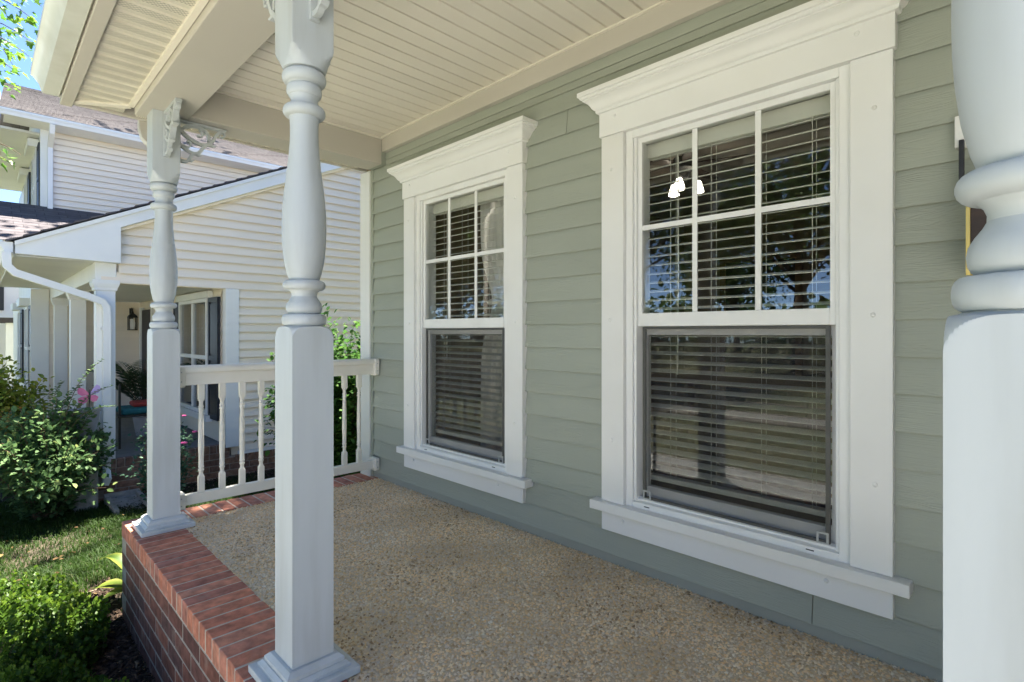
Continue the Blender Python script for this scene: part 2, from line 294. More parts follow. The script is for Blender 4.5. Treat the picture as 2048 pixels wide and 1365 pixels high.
class MB:
    def __init__(s): s.v = []; s.f = []; s.uv = None
    def box(s, x0, x1, y0, y1, z0, z1):
        b = len(s.v)
        s.v += [(x0, y0, z0), (x1, y0, z0), (x1, y1, z0), (x0, y1, z0), (x0, y0, z1), (x1, y0, z1), (x1, y1, z1), (x0, y1, z1)]
        s.f += [tuple(b + i for i in q) for q in ((0, 3, 2, 1), (4, 5, 6, 7), (0, 1, 5, 4), (1, 2, 6, 5), (2, 3, 7, 6), (3, 0, 4, 7))]; return s
    def hexa(s, p):   # 8 points: bottom loop 0-3, top loop 4-7
        b = len(s.v); s.v += list(p)
        s.f += [tuple(b + i for i in q) for q in ((0, 3, 2, 1), (4, 5, 6, 7), (0, 1, 5, 4), (1, 2, 6, 5), (2, 3, 7, 6), (3, 0, 4, 7))]; return s
    def prism(s, poly, axis, a, c):   # extrude 2D polygon along axis from a to c
        b = len(s.v); n = len(poly)
        def P(p, t): return (t, p[0], p[1]) if axis == 'x' else (p[0], t, p[1]) if axis == 'y' else (p[0], p[1], t)
        s.v += [P(p, a) for p in poly] + [P(p, c) for p in poly]
        s.f += [tuple(b + i for i in range(n))[::-1], tuple(b + n + i for i in range(n))]
        s.f += [(b + i, b + (i + 1) % n, b + n + (i + 1) % n, b + n + i) for i in range(n)]; return s
    def rings(s, rings, cap=True, closed=True):
        b = len(s.v); n = len(rings[0])
        for r in rings: s.v += [tuple(p) for p in r]
        for k in range(len(rings) - 1):
            for i in range(n if closed else n - 1):
                j = (i + 1) % n
                s.f.append((b + k * n + i, b + k * n + j, b + (k + 1) * n + j, b + (k + 1) * n + i))
        if cap:
            s.f.append(tuple(b + i for i in range(n))[::-1]); s.f.append(tuple(b + (len(rings) - 1) * n + i for i in range(n)))
        return s
    def tube(s, path, r, n=8):
        P = [Vector(p) for p in path]; rs = r if isinstance(r, (list, tuple)) else [r] * len(P); out = []
        up = None
        for i, p in enumerate(P):
            t = (P[min(i + 1, len(P) - 1)] - P[max(i - 1, 0)]).normalized()
            if up is None: up = t.orthogonal().normalized()
            up = (up - t * up.dot(t)).normalized(); sd_ = t.cross(up)
            out.append([p + (up * math.cos(a) + sd_ * math.sin(a)) * rs[i] for a in [2 * math.pi * k / n for k in range(n)]])
        return s.rings(out)
    def rtube(s, path, hw, hd, ref=(0, 0, 1)):   # rectangular section swept on a path
        P = [Vector(p) for p in path]; out = []; ref = Vector(ref)
        for i, p in enumerate(P):
            t = (P[min(i + 1, len(P) - 1)] - P[max(i - 1, 0)]).normalized()
            a = t.cross(ref).normalized(); b_ = a.cross(t).normalized()
            out.append([p + a * hw + b_ * hd, p - a * hw + b_ * hd, p - a * hw - b_ * hd, p + a * hw - b_ * hd])
        return s.rings(out)
    def lathe(s, prof, cx, cy, n=24):
        return s.rings([[(cx + r * math.cos(2 * math.pi * k / n), cy + r * math.sin(2 * math.pi * k / n), z) for k in range(n)] for r, z in prof])
    def mesh(s, name, bevel=0., seg=2, smooth=None):
        me = bpy.data.meshes.new(name); me.from_pydata(s.v, [], s.f)
        bm = bmesh.new(); bm.from_mesh(me); bmesh.ops.recalc_face_normals(bm, faces=bm.faces)
        if bevel:
            es = [e for e in bm.edges if len(e.link_faces) == 2 and e.calc_face_angle(0) > .5]
            bmesh.ops.bevel(bm, geom=es, offset=bevel, segments=seg, profile=.5, affect='EDGES', clamp_overlap=True)
        if smooth is not None:
            for f in bm.faces: f.smooth = True
            for e in bm.edges:
                if len(e.link_faces) == 2: e.smooth = e.calc_face_angle(0) < smooth
        bm.to_mesh(me); bm.free(); return me
    def build(s, name, m, parent=None, bevel=0., seg=2, smooth=None, loc=None):
        return link(name, s.mesh(name, bevel, seg, smooth), m, parent, loc)
def np_mesh(name, V, F, tone=None, smooth=False):
    """V (n,3) floats, F (m,k) ints of one size, tone per vertex"""
    me = bpy.data.meshes.new(name); k = F.shape[1]
    me.vertices.add(len(V)); me.vertices.foreach_set('co', np.ascontiguousarray(V, dtype=np.float32).ravel())
    me.loops.add(F.size); me.loops.foreach_set('vertex_index', np.ascontiguousarray(F, dtype=np.int32).ravel())
    me.polygons.add(len(F)); me.polygons.foreach_set('loop_start', np.arange(0, F.size, k, dtype=np.int32))
    if smooth: me.polygons.foreach_set('use_smooth', np.ones(len(F), dtype=bool))
    me.update(calc_edges=True)
    if tone is not None:
        a = me.attributes.new('tone', 'FLOAT', 'POINT'); a.data.foreach_set('value', np.ascontiguousarray(tone, dtype=np.float32))
    return me
def unit(a): return a / np.maximum(np.linalg.norm(a, axis=1, keepdims=True), 1e-9)
LEAF = {'oval': np.array([(0, 0, 0), (.32, .25, .1), (.3, .68, .1), (0, 1, -.06), (-.3, .68, .1), (-.32, .25, .1)]),
        'round': np.array([(0, 0, 0), (.42, .28, .08), (.40, .74, .08), (0, 1, -.02), (-.40, .74, .08), (-.42, .28, .08)]),
        'thin': np.array([(0, 0, 0), (.16, .3, .06), (.13, .65, .04), (0, 1, -.12), (-.13, .65, .04), (-.16, .3, .06)])}
def leaves(P, D, U, size, shape='oval', tone=None):
    """P base points, D growth direction, U rough upward normal; returns V,F,tone"""
    n = len(P); D = unit(D); S = unit(np.cross(D, U)); Nn = np.cross(S, D)
    T = LEAF[shape]; size = np.broadcast_to(np.asarray(size, float).reshape(-1, 1), (n, 1))
    V = np.empty((n, 6, 3))
    for i, (a, b, c) in enumerate(T): V[:, i] = P + size * (a * S + b * D + c * Nn)
    base = (np.arange(n) * 6)[:, None]
    F = np.concatenate([base + np.array([0, 1, 2, 3]), base + np.array([0, 3, 4, 5])], 1).reshape(-1, 4)
    if tone is None: tone = rng.random(n)
    return V.reshape(-1, 3), F, np.repeat(np.clip(tone, 0, 1), 6)
def leaf_obj(name, parts, m, parent=None):
    Vs, Fs, Ts, o = [], [], [], 0
    for V, F, T in parts: Vs.append(V); Fs.append(F + o); Ts.append(T); o += len(V)
    return link(name, np_mesh(name, np.concatenate(Vs), np.concatenate(Fs), np.concatenate(Ts)), m, parent)

# ================================================================== GROUND
GZ = -.62
def gz(x, y):
    return GZ - .03 * np.clip(-x - .3, 0, 3.3) + .012 * np.sin(x * 2.1) * np.cos(y * 1.7)
def ground_sheet():
    xs = np.concatenate([np.linspace(-120, -14, 14), np.linspace(-12, 8, 90), np.linspace(10, 90, 12)])
    ys = np.concatenate([np.linspace(-90, -9, 14), np.linspace(-8, 5, 70), np.linspace(7, 90, 12)])
    X, Y = np.meshgrid(xs, ys); Z = gz(X, Y); V = np.stack([X, Y, Z], -1).reshape(-1, 3)
    nx = len(xs); i, j = np.meshgrid(np.arange(nx - 1), np.arange(len(ys) - 1)); a = (j * nx + i).ravel()
    F = np.stack([a, a + 1, a + nx + 1, a + nx], 1)
    me = np_mesh('ground', V, F, smooth=True)
    me.materials.append(SOIL); me.materials.append(FARGRASS)
    cen = V[F].mean(1); far = ((cen[:, 1] < -4.5) | (cen[:, 0] < -9) | (cen[:, 1] > 4) | (cen[:, 0] > 5)).astype(np.int32)
    me.polygons.foreach_set('material_index', far)
    return setp(link('ground', me, None), kind='structure')
ground_sheet()
setp(MB().box(-120, 90, -17.5, -11.5, GZ - .4, GZ - .06).build('road', ASPH), kind='structure')
setp(MB().box(-120, 90, -11.5, -11.3, GZ - .4, GZ + .02).build('kerb', CONC), kind='structure')
setp(MB().box(-120, 90, -9.6, -8.4, GZ - .4, GZ + .035).build('pavement', CONC), kind='structure')
setp(MB().box(4.75, 10.5, -11.3, -1.0, GZ - .4, GZ + .05).build('bounce_driveway', PAVE), kind='structure')  # unseen paving, added to bounce warm sunlight onto ceiling and posts
setp(MB().box(-1.5, 4.7, -4.5, -2.72, GZ - .4, GZ + .045).build('bounce_walk', PAVE), kind='structure')  # unseen pale walk, added to throw sunlight up under the porch ceiling
# dark mulch bed along the porch
bedv = [(-.9, -1.6), (-.5, -2.0), (.2, -2.45), (2.0, -2.6), (4.6, -2.6), (4.6, -1.64), (-.2, -1.64)]
bed = MB(); bed.prism(bedv, 'z', GZ - .1, GZ + .035)
setp(bed.build('mulch_bed', MULCHG), kind='structure')
bed = MB(); bed.prism([(-3.62, -1.2), (-2.9, -1.25), (-2.75, -.6), (-2.7, 2.6), (-3.62, 2.6)], 'z', GZ - .3, GZ - .06)
setp(bed.build('mulch_bed', MULCHG), kind='structure')

# ================================================================== OUR HOUSE
house = thing('house', (1.5, .1, 0), 'sage green lap sided house with white trimmed windows and front porch roof', 'house')
EXP = .1275; Z0 = .045                     # board exposure, lowest edge
XW0, XW1 = -.115, 5.2
WINS = [(.993, 'left'), (2.752, 'right')]
HF = .475                                   # half width of the opening
def plank(x0, x1, z0, z1):
    # lap board: thick butt at the bottom, tucked under the one above
    m = MB(); yb, yt, th = -.0225, -.0045, .0075
    m.hexa([(x0, yb, z0), (x1, yb, z0), (x1, yb + th, z0), (x0, yb + th, z0), (x0, yt, z1), (x1, yt, z1), (x1, yt + th, z1), (x0, yt + th, z1)])
    m.build('siding_plank', SIDE, house, bevel=.0015, seg=1)
k = 0
while True:
    z0 = Z0 + k * EXP; z1 = z0 + EXP + .016
    if z0 > 2.44: break
    z1 = min(z1, 2.60)
    if z1 < .30 or z0 > 2.16:
        cuts = {0: [3.098], 17: [1.9], 18: [3.2]}.get(k, [])
        xs = [XW0] + cuts + [XW1]
    else:
        xs = None
    if xs:
        for a, b in zip(xs[:-1], xs[1:]): plank(a + .001, b - .0015, z0, z1)
    else:
        e = XW0
        for xc, _ in WINS:
            plank(e, xc - HF, z0, z1); e = xc + HF
        plank(e, XW1, z0, z1)
    k += 1
MB().box(-.30, XW1, -.013, .02, -.02, .05).build('base_strip', SIDEDK, house, bevel=.002)
# wall core behind the boards, with openings
core = MB(); e = -.255
for xc, _ in WINS:
    core.box(e, xc - HF, .0205, .13, -.7, 2.9); core.box(xc - HF, xc + HF, .0205, .13, -.7, .30); core.box(xc - HF, xc + HF, .0205, .13, 2.13, 2.9); e = xc + HF
core.box(e, XW1, .0205, .13, -.7, 2.9); core.build('wall', ROOMW, house)
sw = MB(); sw.box(-.255, -.2, .14, 6.0, -.7, 3.39); sw.build('side_wall', SIDE, house)
cb = MB(); cb.prism([(-.262, -.034), (-.118, -.034), (-.118, .019), (-.235, .019), (-.235, .13), (-.262, .13)], 'z', -.06, 2.44)
cb.build('corner_board', TRIM, house, bevel=.002)
MB().box(-.1165, -.085, -.024, .0, -.02, 2.44).build('corner_strip', SIDE, house)
# green strips right under the frieze
MB().box(.10, XW1, -.024, .0, 2.478, 2.60).build('trim_strip', SIDE, house, bevel=.002)
MB().box(.06, XW1, -.021, .0, 2.438, 2.476).build('trim_strip', SIDE, house, bevel=.002)
MB().box(.112, XW1, -.062, -.025, 2.528, 2.655).build('frieze_board', BEAM, house, bevel=.004)
# ---- porch ceiling strips
CZ = 2.637
pm = MB()
W_ = .1
prof = [(0, .016), (.0025, .016), (.0085, .0), (W_ - .004, .0), (W_ - .001, .016), (W_, .016), (W_, .022), (0, .022)]
pm.prism([(p[0], p[1]) for p in prof], 'y', -.66, .66)
pme = pm.mesh('ceiling_panel')
x = .10
while x < 4.9:
    o = link('ceiling_panel', pme, CEIL, house, (x, -.70, CZ + random.uniform(-.0006, .0006))); x += W_
# ---- beams
BZ = 2.433
MB().box(-.09, 5.2, -1.60, -1.355, BZ, 2.70).build('front_beam', BEAM, house, bevel=.003)
MB().box(-.09, .112, -1.354, -.063, BZ + .001, 2.70).build('end_beam', BEAM, house, bevel=.003)
MB().box(-.088, .11, -.0625, -.026, BZ + .003, 2.70).build('end_beam_cap', SIDE, house)
tr = MB(); tr.box(.113, .130, -1.353, -.063, CZ - .014, CZ - .001); tr.build('ceiling_trim', CEIL, house)
tr = MB(); tr.box(.131, 5.2, -1.354, -1.337, CZ - .014, CZ - .001); tr.build('ceiling_trim', CEIL, house)
tr = MB(); tr.box(.131, 5.2, -.080, -.0625, CZ - .010, CZ - .001); tr.build('ceiling_trim', CEIL, house)
# ---- eave soffit, each vented panel its own piece
SZ = 2.485
YI, YO, XO = -1.601, -1.90, -.27
def uvbox(m, name, axis, parent):
    """slab whose UV runs (along slots, across panel) for the punched vents"""
    me = m.mesh(name); uvl = me.uv_layers.new(name='UVMap')
    for l in me.loops:
        v = me.vertices[l.vertex_index].co
        uvl.data[l.index].uv = (v.y, v.x) if axis == 'y' else (v.x, v.y)
    return me
def soffit_panel_mesh(L, axis):
    m = MB(); h = .008
    # hat profile: raised vent band and two plain ribs
    prof = [(-.004, h), (0, 0), (.054, 0), (.058, h), (.068, h), (.071, .003), (.092, .003), (.095, h), (.095, .02), (-.004, .02)]
    m.prism(prof, 'y', 0, L)
    return uvbox(m, 'soffit_panel', axis, None)
sp = soffit_panel_mesh(YI - YO - .03, 'y')
x = -.25
while x < 5.1:
    link('soffit_panel', sp, SOFF, house, (x, YO + .002, SZ)); x += .1
# side eave: short panels along the end beam
spx = soffit_panel_mesh(-.09 - XO - .004, 'y')
y = -1.56; kx = 0
while y < -.08:
    o = link('soffit_panel', spx, SOFF, house, (-.092, y, SZ - .004)); o.rotation_euler = (0, 0, R(90)); y += .1
def strip(pts, z, w_, h, name, m):
    a, b = Vector(pts[0]), Vector(pts[1]); d = (b - a).normalized(); n_ = Vector((-d.y, d.x)) * w_ / 2
    MB().prism([(a + n_)[:], (b + n_)[:], (b - n_)[:], (a - n_)[:]], 'z', z, z + h).build(name, m, house, bevel=.002)
strip(((-.09, -1.605 - .012), (5.1, -1.605 - .012)), SZ - .012, .028, .02, 'soffit_channel', CEIL)
strip(((-.255, -1.885), (-.10, -1.622)), SZ - .011, .045, .014, 'soffit_mitre', CEIL)
MB().box(-.29, 5.2, -1.925, -1.868, SZ - .025, SZ + .14).build('fascia_board', BEAM, house, bevel=.003)
MB().box(-.29, -.262, -1.867, .1, SZ - .012, SZ + .16).build('fascia_board', BEAM, house, bevel=.003)
# ---- gutter: K profile, open top
gp = [(-1.927, 2.60), (-1.927, 2.485), (-1.935, 2.472), (-2.005, 2.472), (-2.012, 2.488), (-2.020, 2.515), (-2.043, 2.548), (-2.055, 2.556), (-2.055, 2.585), (-2.047, 2.585), (-2.047, 2.560), (-2.036, 2.553), (-2.012, 2.518), (-2.003, 2.491), (-1.999, 2.480), (-1.935, 2.480), (-1.931, 2.60)]
gu = MB(); gu.prism(gp, 'x', -.20, 5.2); g_o = gu.build('gutter', GUTM, house, smooth=.6)
ec = MB(); ec.prism([(-1.928, 2.598), (-1.928, 2.474), (-2.004, 2.474), (-2.018, 2.515), (-2.042, 2.549), (-2.053, 2.583)], 'x', -.206, -.199); ec.build('gutter_end_cap', GUTM, house)
# ---- roof above the porch, and the upper house wall
rf = MB(); rf.prism([(-2.02, 2.62), (.0, 3.35), (.0, 3.43), (-2.03, 2.68)], 'x', -.34, 5.2); rf.build('porch_roof', SHG, house)
gb = MB(); gb.prism([(-1.86, 2.66), (-.02, 2.66), (-.02, 3.32)], 'x', -.262, -.2); gb.build('gable_infill', SIDE, house)
MB().box(-.25, 5.2, .0, .13, 2.9, 3.4).build('upper_wall', SIDE, house)
mr_ = MB(); mr_.prism([(-.02, 3.4), (3.0, 5.2), (6.3, 3.4)], 'x', -.45, 12); mr_.build('added_main_roof', SHG, house)  # unseen invented roof volume, kept low so the sun clears it
MB().box(XW1 + .001, 12, .0, .13, -.7, 3.4).build('front_wall', SIDE, house)
MB().box(-.25, 12, 6.05, 6.15, -.7, 3.4).build('rear_wall', SIDE, house)
MB().box(XW1 - .05, XW1 + .05, -1.9, 0, -.2, 2.9).build('porch_end_wall', SIDE, house)
# ---- downspout behind the corner post
ds = MB(); ds.rtube([(-.315, -1.505, 2.50), (-.315, -1.505, 2.43), (-.314, -1.495, 2.39), (-.312, -1.44, 2.33), (-.31, -1.405, 2.28), (-.31, -1.395, 2.2), (-.31, -1.395, 0), (-.31, -1.395, -.46), (-.33, -1.40, -.54), (-.45, -1.42, -.58)], .036, .028, (1, 0, .02))
ds.build('downspout', BEAM, house, smooth=.7)

# ---- windows
def window(xc, which):
    lab = {'left': 'far white framed double hung window nearest the railing', 'right': 'near white framed double hung window reflecting trees'}[which]
    h = HF; z0, z1 = .312, 2.119
    fm = MB()     # vinyl frame ring with stepped faces
    def ring(a, b, za, zb, a2, za2, zb2, y0, y1):
        fm.box(xc - a, xc - a2, y0, y1, za, zb); fm.box(xc + a2, xc + a, y0, y1, za, zb)
        fm.box(xc - a2, xc + a2, y0, y1, zb2, zb); fm.box(xc - a2, xc + a2, y0, y1, za, za2)
    ring(h, 0, z0, z1, .437, z0 + .022, z1 - .036, -.026, .12)
    win = fm.build('window', VINYL, house, bevel=.002); win['label'] = lab
    win['_w'] = (0, 0, 0)
    P = lambda nm, mb, m, **k: mb.build(nm, m, win, **k)
    win.matrix_parent_inverse = Matrix.Translation(-Vector(house.location))
    # stepped sill of the vinyl frame
    s = MB(); s.prism([(-.024, z0 + .021), (-.024, z0 + .026), (-.004, z0 + .032), (-.004, z0 + .040), (.016, z0 + .046), (.016, z0 + .022)], 'x', xc - .436, xc + .436); P('frame_sill', s, VINYL)
    # side tracks
    for sg in (-1, 1):
        s = MB(); s.box(*sorted((xc + sg * .4365, xc + sg * .4235)), -.014, .11, z0 + .03, z1 - .0365); P('side_track', s, VINYL, bevel=.0015)
    # upper sash
    s = MB(); a, b = .423, .401; zt, zb = z1 - .037, 1.177
    s.box(xc - a, xc - b, .000, .034, zb, zt); s.box(xc + b, xc + a, .000, .034, zb, zt); s.box(xc - b, xc + b, .000, .034, zt - .026, zt)
    P('upper_sash', s, VINYL, bevel=.0015)
    s = MB(); s.box(xc - b, xc + b, -.004, .034, zb, 1.240); P('meeting_rail', s, VINYL, bevel=.003)
    # lower sash, set further in
    zl = z0 + .05
    s = MB(); s.box(xc - a, xc - b + .004, .040, .075, zl - .012, zb - .001); s.box(xc + b - .004, xc + a, .040, .075, zl - .012, zb - .001)
    s.box(xc - b + .004, xc + b - .004, .040, .075, zl - .012, zl + .045); s.box(xc - b + .004, xc + b - .004, .040, .075, zb - .04, zb - .002)
    P('lower_sash', s, VINYL, bevel=.0015)
    P('glass_pane', MB().box(xc - b, xc + b, .0125, .0165, 1.2405, zt - .0265), GLASS)
    P('glass_pane', MB().box(xc - b + .004, xc + b - .004, .052, .056, zl + .0455, zb - .0405), GLASS)
    # flat muntin bars behind the upper glass
    zm = 1.648
    for dx in (-.137, .137):
        P('muntin', MB().box(xc + dx - .0115, xc + dx + .0115, .006, .0115, 1.2405, zt - .0265), VINYL)
    for a0, a1 in ((-b, -.149), (-.125, .125), (.149, b)):
        P('muntin', MB().box(xc + a0, xc + a1, .006, .0115, zm - .0115, zm + .0115), VINYL)
    # insect screen on the lower half
    s = MB(); y0, y1 = .004, .014; q = .4005
    s.box(xc - q, xc - q + .016, y0, y1, zl - .012, zb - .002); s.box(xc + q - .016, xc + q, y0, y1, zl - .012, zb - .002)
    s.box(xc - q + .016, xc + q - .016, y0, y1, zl - .012, zl + .004); s.box(xc - q + .016, xc + q - .016, y0, y1, zb - .014, zb - .002)
    P('screen_frame', s, SCRF, bevel=.001)
    P('insect_screen', MB().box(xc - q + .016, xc + q - .016, .0085, .0092, zl + .0042, zb - .0142), SCREEN)
    for sg in (-1, 1):
        x0, x1 = sorted((xc + sg * (q - .004), xc + sg * (q - .046)))
        s = MB(); s.box(x0, x1, .000, .003, zl - .010, zl - .003); s.box(x0, x1, .000, .003, zl + .027, zl + .034); s.box(x0, x0 + .008, .000, .003, zl - .003, zl + .027); s.box(x1 - .008, x1, .000, .003, zl - .003, zl + .027)
        P('screen_clip', s, CLIPM)
    for dx in (-.36, .34): P('weep_hole', MB().box(xc + dx - .014, xc + dx + .014, -.0268, -.0255, z0 + .012, z0 + .0165), BLACK)
    # wooden surround
    co = .604
    for sg in (-1, 1):
        P('casing', MB().box(*sorted((xc + sg * (h + .001), xc + sg * co)), -.047, .0, .3135, z1 - .001), TRIM, bevel=.0025)
    P('head_casing', MB().box(xc - .612, xc + .612, -.055, .0, z1, 2.25), TRIM, bevel=.0025)
    P('sill', MB().box(xc - .655, xc + .655, -.078, .0, .268, .3125), TRIM, bevel=.003)
    P('apron', MB().box(xc - co, xc + co, -.045, .0, .168, .2675), TRIM, bevel=.0025)
    # crown moulding with returned ends
    prof = [(0, 2.236), (.010, 2.239), (.013, 2.246), (.013, 2.253), (.020, 2.257), (.026, 2.263), (.032, 2.275), (.040, 2.286), (.050, 2.294), (.058, 2.298), (.058, 2.303), (.066, 2.306), (.070, 2.311), (.070, 2.316), (.078, 2.319), (.078, 2.340), (.0, 2.341)]
    rings = []
    for o_, z in prof:
        hh = .6125 + o_; yf = -.0555 - o_
        rings.append([(xc - hh, -.001, z), (xc - hh, yf, z), (xc + hh, yf, z), (xc + hh, -.001, z)])
    c = MB(); c.rings(rings, cap=True, closed=False); b0 = 0; n = 4
    # close the back
    for k_ in range(len(prof) - 1): c.f.append((k_ * n + 3, k_ * n, (k_ + 1) * n, (k_ + 1) * n + 3))
    P('crown_moulding', c, TRIM, smooth=.45)
    # round screw plugs
    for sg, zs in ((-1, (1.95, 1.21, .62)), (1, (1.93, 1.21, .62))):
        for zz in zs:
            xp = xc + sg * .545 + random.uniform(-.01, .01)
            P('screw_plug', plug(xp, -.047, zz), TRIM, smooth=.8)
    for dx in (-.52, .50): P('screw_plug', plug(xc + dx, -.055, 2.205), TRIM, smooth=.8)
    for dx in (-.48, .40): P('screw_plug', plug(xc + dx, -.045, .236), TRIM, smooth=.8)
def plug(x, y, z):
    m = MB(); m.rings([[(x + r * math.cos(t), y - d, z + r * math.sin(t)) for t in [2 * math.pi * i / 12 for i in range(12)]] for r, d in ((.0085, -.002), (.0085, .0015), (.006, .004), (.001, .0055))]); return m
SCRF = mat('screen_frame_metal', (.085, .085, .08), (.065, .065, .06), rough=.45, ns=10)
CLIPM = mat('clip_plastic', (.40, .41, .40), rough=.4)
for xc, wh in WINS: window(xc, wh)


# ---- blinds (things of their own, inside the window)
def blind(xc, label):
    root = thing('window_blind', (xc, .11, .43), label, 'blind', 'horizontal slat blinds behind the porch windows')
    MB().box(xc - .43, xc + .43, .090, .150, 2.005, 2.075).build('head_rail', BLINDM, root, bevel=.003)
    MB().box(xc - .425, xc + .425, .092, .140, .425, .450).build('bottom_rail', BLINDM, root, bevel=.004)
    sm = MB(); n = 6
    top = [(-.024 + .048 * i / n, .0028 * math.sin(math.pi * i / n) + .0016) for i in range(n + 1)]
    bot = [(a, b_ - .0028) for a, b_ in reversed(top)]
    sm.prism(top + bot, 'x', -.423, .423); sme = sm.mesh('slat', smooth=.6)
    z = .487; i = 0
    while z < 2.0:
        o = link('slat', sme, BLINDM, root, (xc + random.uniform(-.001, .001), .116, z)); o.rotation_euler = (R(15 + random.uniform(-1.2, 1.2)), 0, random.uniform(-.0015, .0015)); z += .0432
    for dx in (-.30, -.10, .12, .315):
        for yy in (.090, .142):
            MB().box(xc + dx - .0011, xc + dx + .0011, yy - .0008, yy + .0008, .44, 2.01).build('ladder_cord', CORD, root)
    MB().tube([(xc - .26, .086, 1.99), (xc - .258, .085, 1.4), (xc - .262, .085, .95)], .0035, 6).build('tilt_wand', CORD, root)
blind(.993, 'white slat blind with a sheer curtain behind it in the far window')
blind(2.752, 'white slat blind with lit fan lamps behind it in the near window')
# sheer curtain
def curtain():
    root = thing('curtain', (1.22, .3, .1), 'gathered pale sheer curtain tied back inside the far window', 'curtain')
    zs = np.linspace(.15, 2.2, 46); us = np.linspace(0, 1, 90); V = []
    for z in zs:
        g = 1 - .42 * math.exp(-((z - 1.35) / .22) ** 2); L_ = .93 + (1 - g) * .3
        for u in us:
            x = L_ + u * .36 * g; V.append((x, .22 + .022 * math.sin(u * 46 + z * .8) * (.6 + .4 * math.sin(u * 9)), z))
    n = len(us); i, j = np.meshgrid(np.arange(n - 1), np.arange(len(zs) - 1)); a = (j * n + i).ravel()
    o = link('curtain_panel', np_mesh('curtain_panel', np.array(V), np.stack([a, a + 1, a + n + 1, a + n], 1), smooth=True), CURT, root)
    s = o.modifiers.new('thick', 'SOLIDIFY'); s.thickness = .004
    MB().tube([(.4, .22, 2.22), (1.6, .22, 2.22)], .012, 10).build('curtain_rod', BLACK, root, smooth=.8)
    MB().tube([(1.12 + .09 * math.cos(t), .22 + .05 * math.sin(t), 1.36 + .02 * math.sin(t)) for t in np.linspace(0, 2 * math.pi, 20)], .012, 6).build('tie_back', CURT, root, smooth=.8)
curtain()
# ---- the room behind
setp(MB().box(-.2, 5.15, .131, 5.2, -.02, .02).build('room_floor', CARPET), kind='structure')
setp(MB().box(-.2, 5.15, .131, 5.2, 2.74, 2.78).build('room_ceiling', ROOMC), kind='structure')
setp(MB().box(-.2, 5.15, 5.2, 5.25, 0, 2.76).build('room_wall', ROOMW), kind='structure')
setp(MB().box(-.199, -.15, .131, 5.2, 0, 2.76).build('room_wall', ROOMW), kind='structure')
setp(MB().box(5.15, 5.2, .131, 5.2, 0, 2.76).build('room_wall', ROOMW), kind='structure')
for xc, _ in WINS:
    setp(MB().box(xc - .55, xc + .55, .1305, .185, .30, .345).build('window_stool', CARPET), 'brown interior ledge under the %s window' % ('far' if xc < 2 else 'near'), 'ledge')
fan = thing('ceiling_fan', (1.52, 2.0, 2.5), 'dark ceiling fan with three lit lamp shades seen through the near window', 'ceiling fan')
MB().lathe([(.02, 2.74), (.06, 2.735), (.055, 2.70), (.012, 2.69), (.012, 2.64), (.085, 2.625), (.11, 2.58), (.10, 2.53), (.05, 2.50), (.045, 2.45), (.02, 2.43)], 1.52, 2.0, 20).build('motor', BLACK, fan, smooth=.6)
for i in range(5):
    a = i * 2 * math.pi / 5 + .35; d = Vector((math.cos(a), math.sin(a), 0)); n_ = Vector((-d.y, d.x, 0)); c0 = Vector((1.52, 2.0, 2.585))
    m = MB(); pts = []
    for s_, wd in ((.10, .03), (.2, .05), (.55, .065), (.60, .05)):
        pts.append((c0 + d * s_, wd))
    m.rings([[p + n_ * wd + Vector((0, 0, .008)), p - n_ * wd - Vector((0, 0, .012)), p - n_ * wd - Vector((0, 0, .020)), p + n_ * wd] for p, wd in pts]); m.build('blade', DARKW, fan)
for i in range(3):
    a = i * 2 * math.pi / 3 + 2.8; cxx, cyy = 1.52 + .12 * math.cos(a), 2.0 + .12 * math.sin(a)
    m = MB(); m.lathe([(.016, 2.43), (.026, 2.415), (.040, 2.365), (.046, 2.335), (.034, 2.33)], cxx, cyy, 16); m.build('lamp_shade', LAMP, fan, smooth=.8)
    MB().tube([(1.52, 2.0, 2.46), (cxx, cyy, 2.45)], .01, 6).build('lamp_arm', BLACK, fan)
tb = thing('dining_table', (2.0, 2.3, .02), 'dim wooden dining table inside the near window', 'table')
MB().box(1.2, 2.8, 1.7, 2.7, .74, .78).build('table_top', WOODF, tb, bevel=.01)
for xx in (1.3, 2.7):
    for yy in (1.8, 2.6): MB().box(xx - .035, xx + .035, yy - .035, yy + .035, .02, .74).build('leg', WOODF, tb)
sf = thing('sofa', (2.9, 4.5, .02), 'dark upholstered sofa against the back wall inside', 'sofa')
MB().box(1.9, 3.9, 3.9, 4.7, .12, .48).build('seat', SOFA, sf, bevel=.05, seg=3)
MB().box(1.9, 3.9, 4.71, 4.95, .12, .95).build('backrest', SOFA, sf, bevel=.06, seg=3)
for a in (1.7, 3.905): MB().box(a, a + .195, 3.9, 4.95, .06, .66).build('armrest', SOFA, sf, bevel=.05, seg=3)
dr = thing('inner_doorway', (.9, 5.17, .02), 'dark doorway in the back wall of the room', 'doorway')
MB().box(.5, 1.4, 5.16, 5.198, .02, 2.1).build('opening', BLACK, dr)  # solid black panel stands in for the unlit space beyond
for a in (.42, 1.401): MB().box(a, a + .08, 5.14, 5.198, .02, 2.1).build('jamb', WOODF, dr)
MB().box(.42, 1.481, 5.14, 5.198, 2.101, 2.19).build('lintel', WOODF, dr)

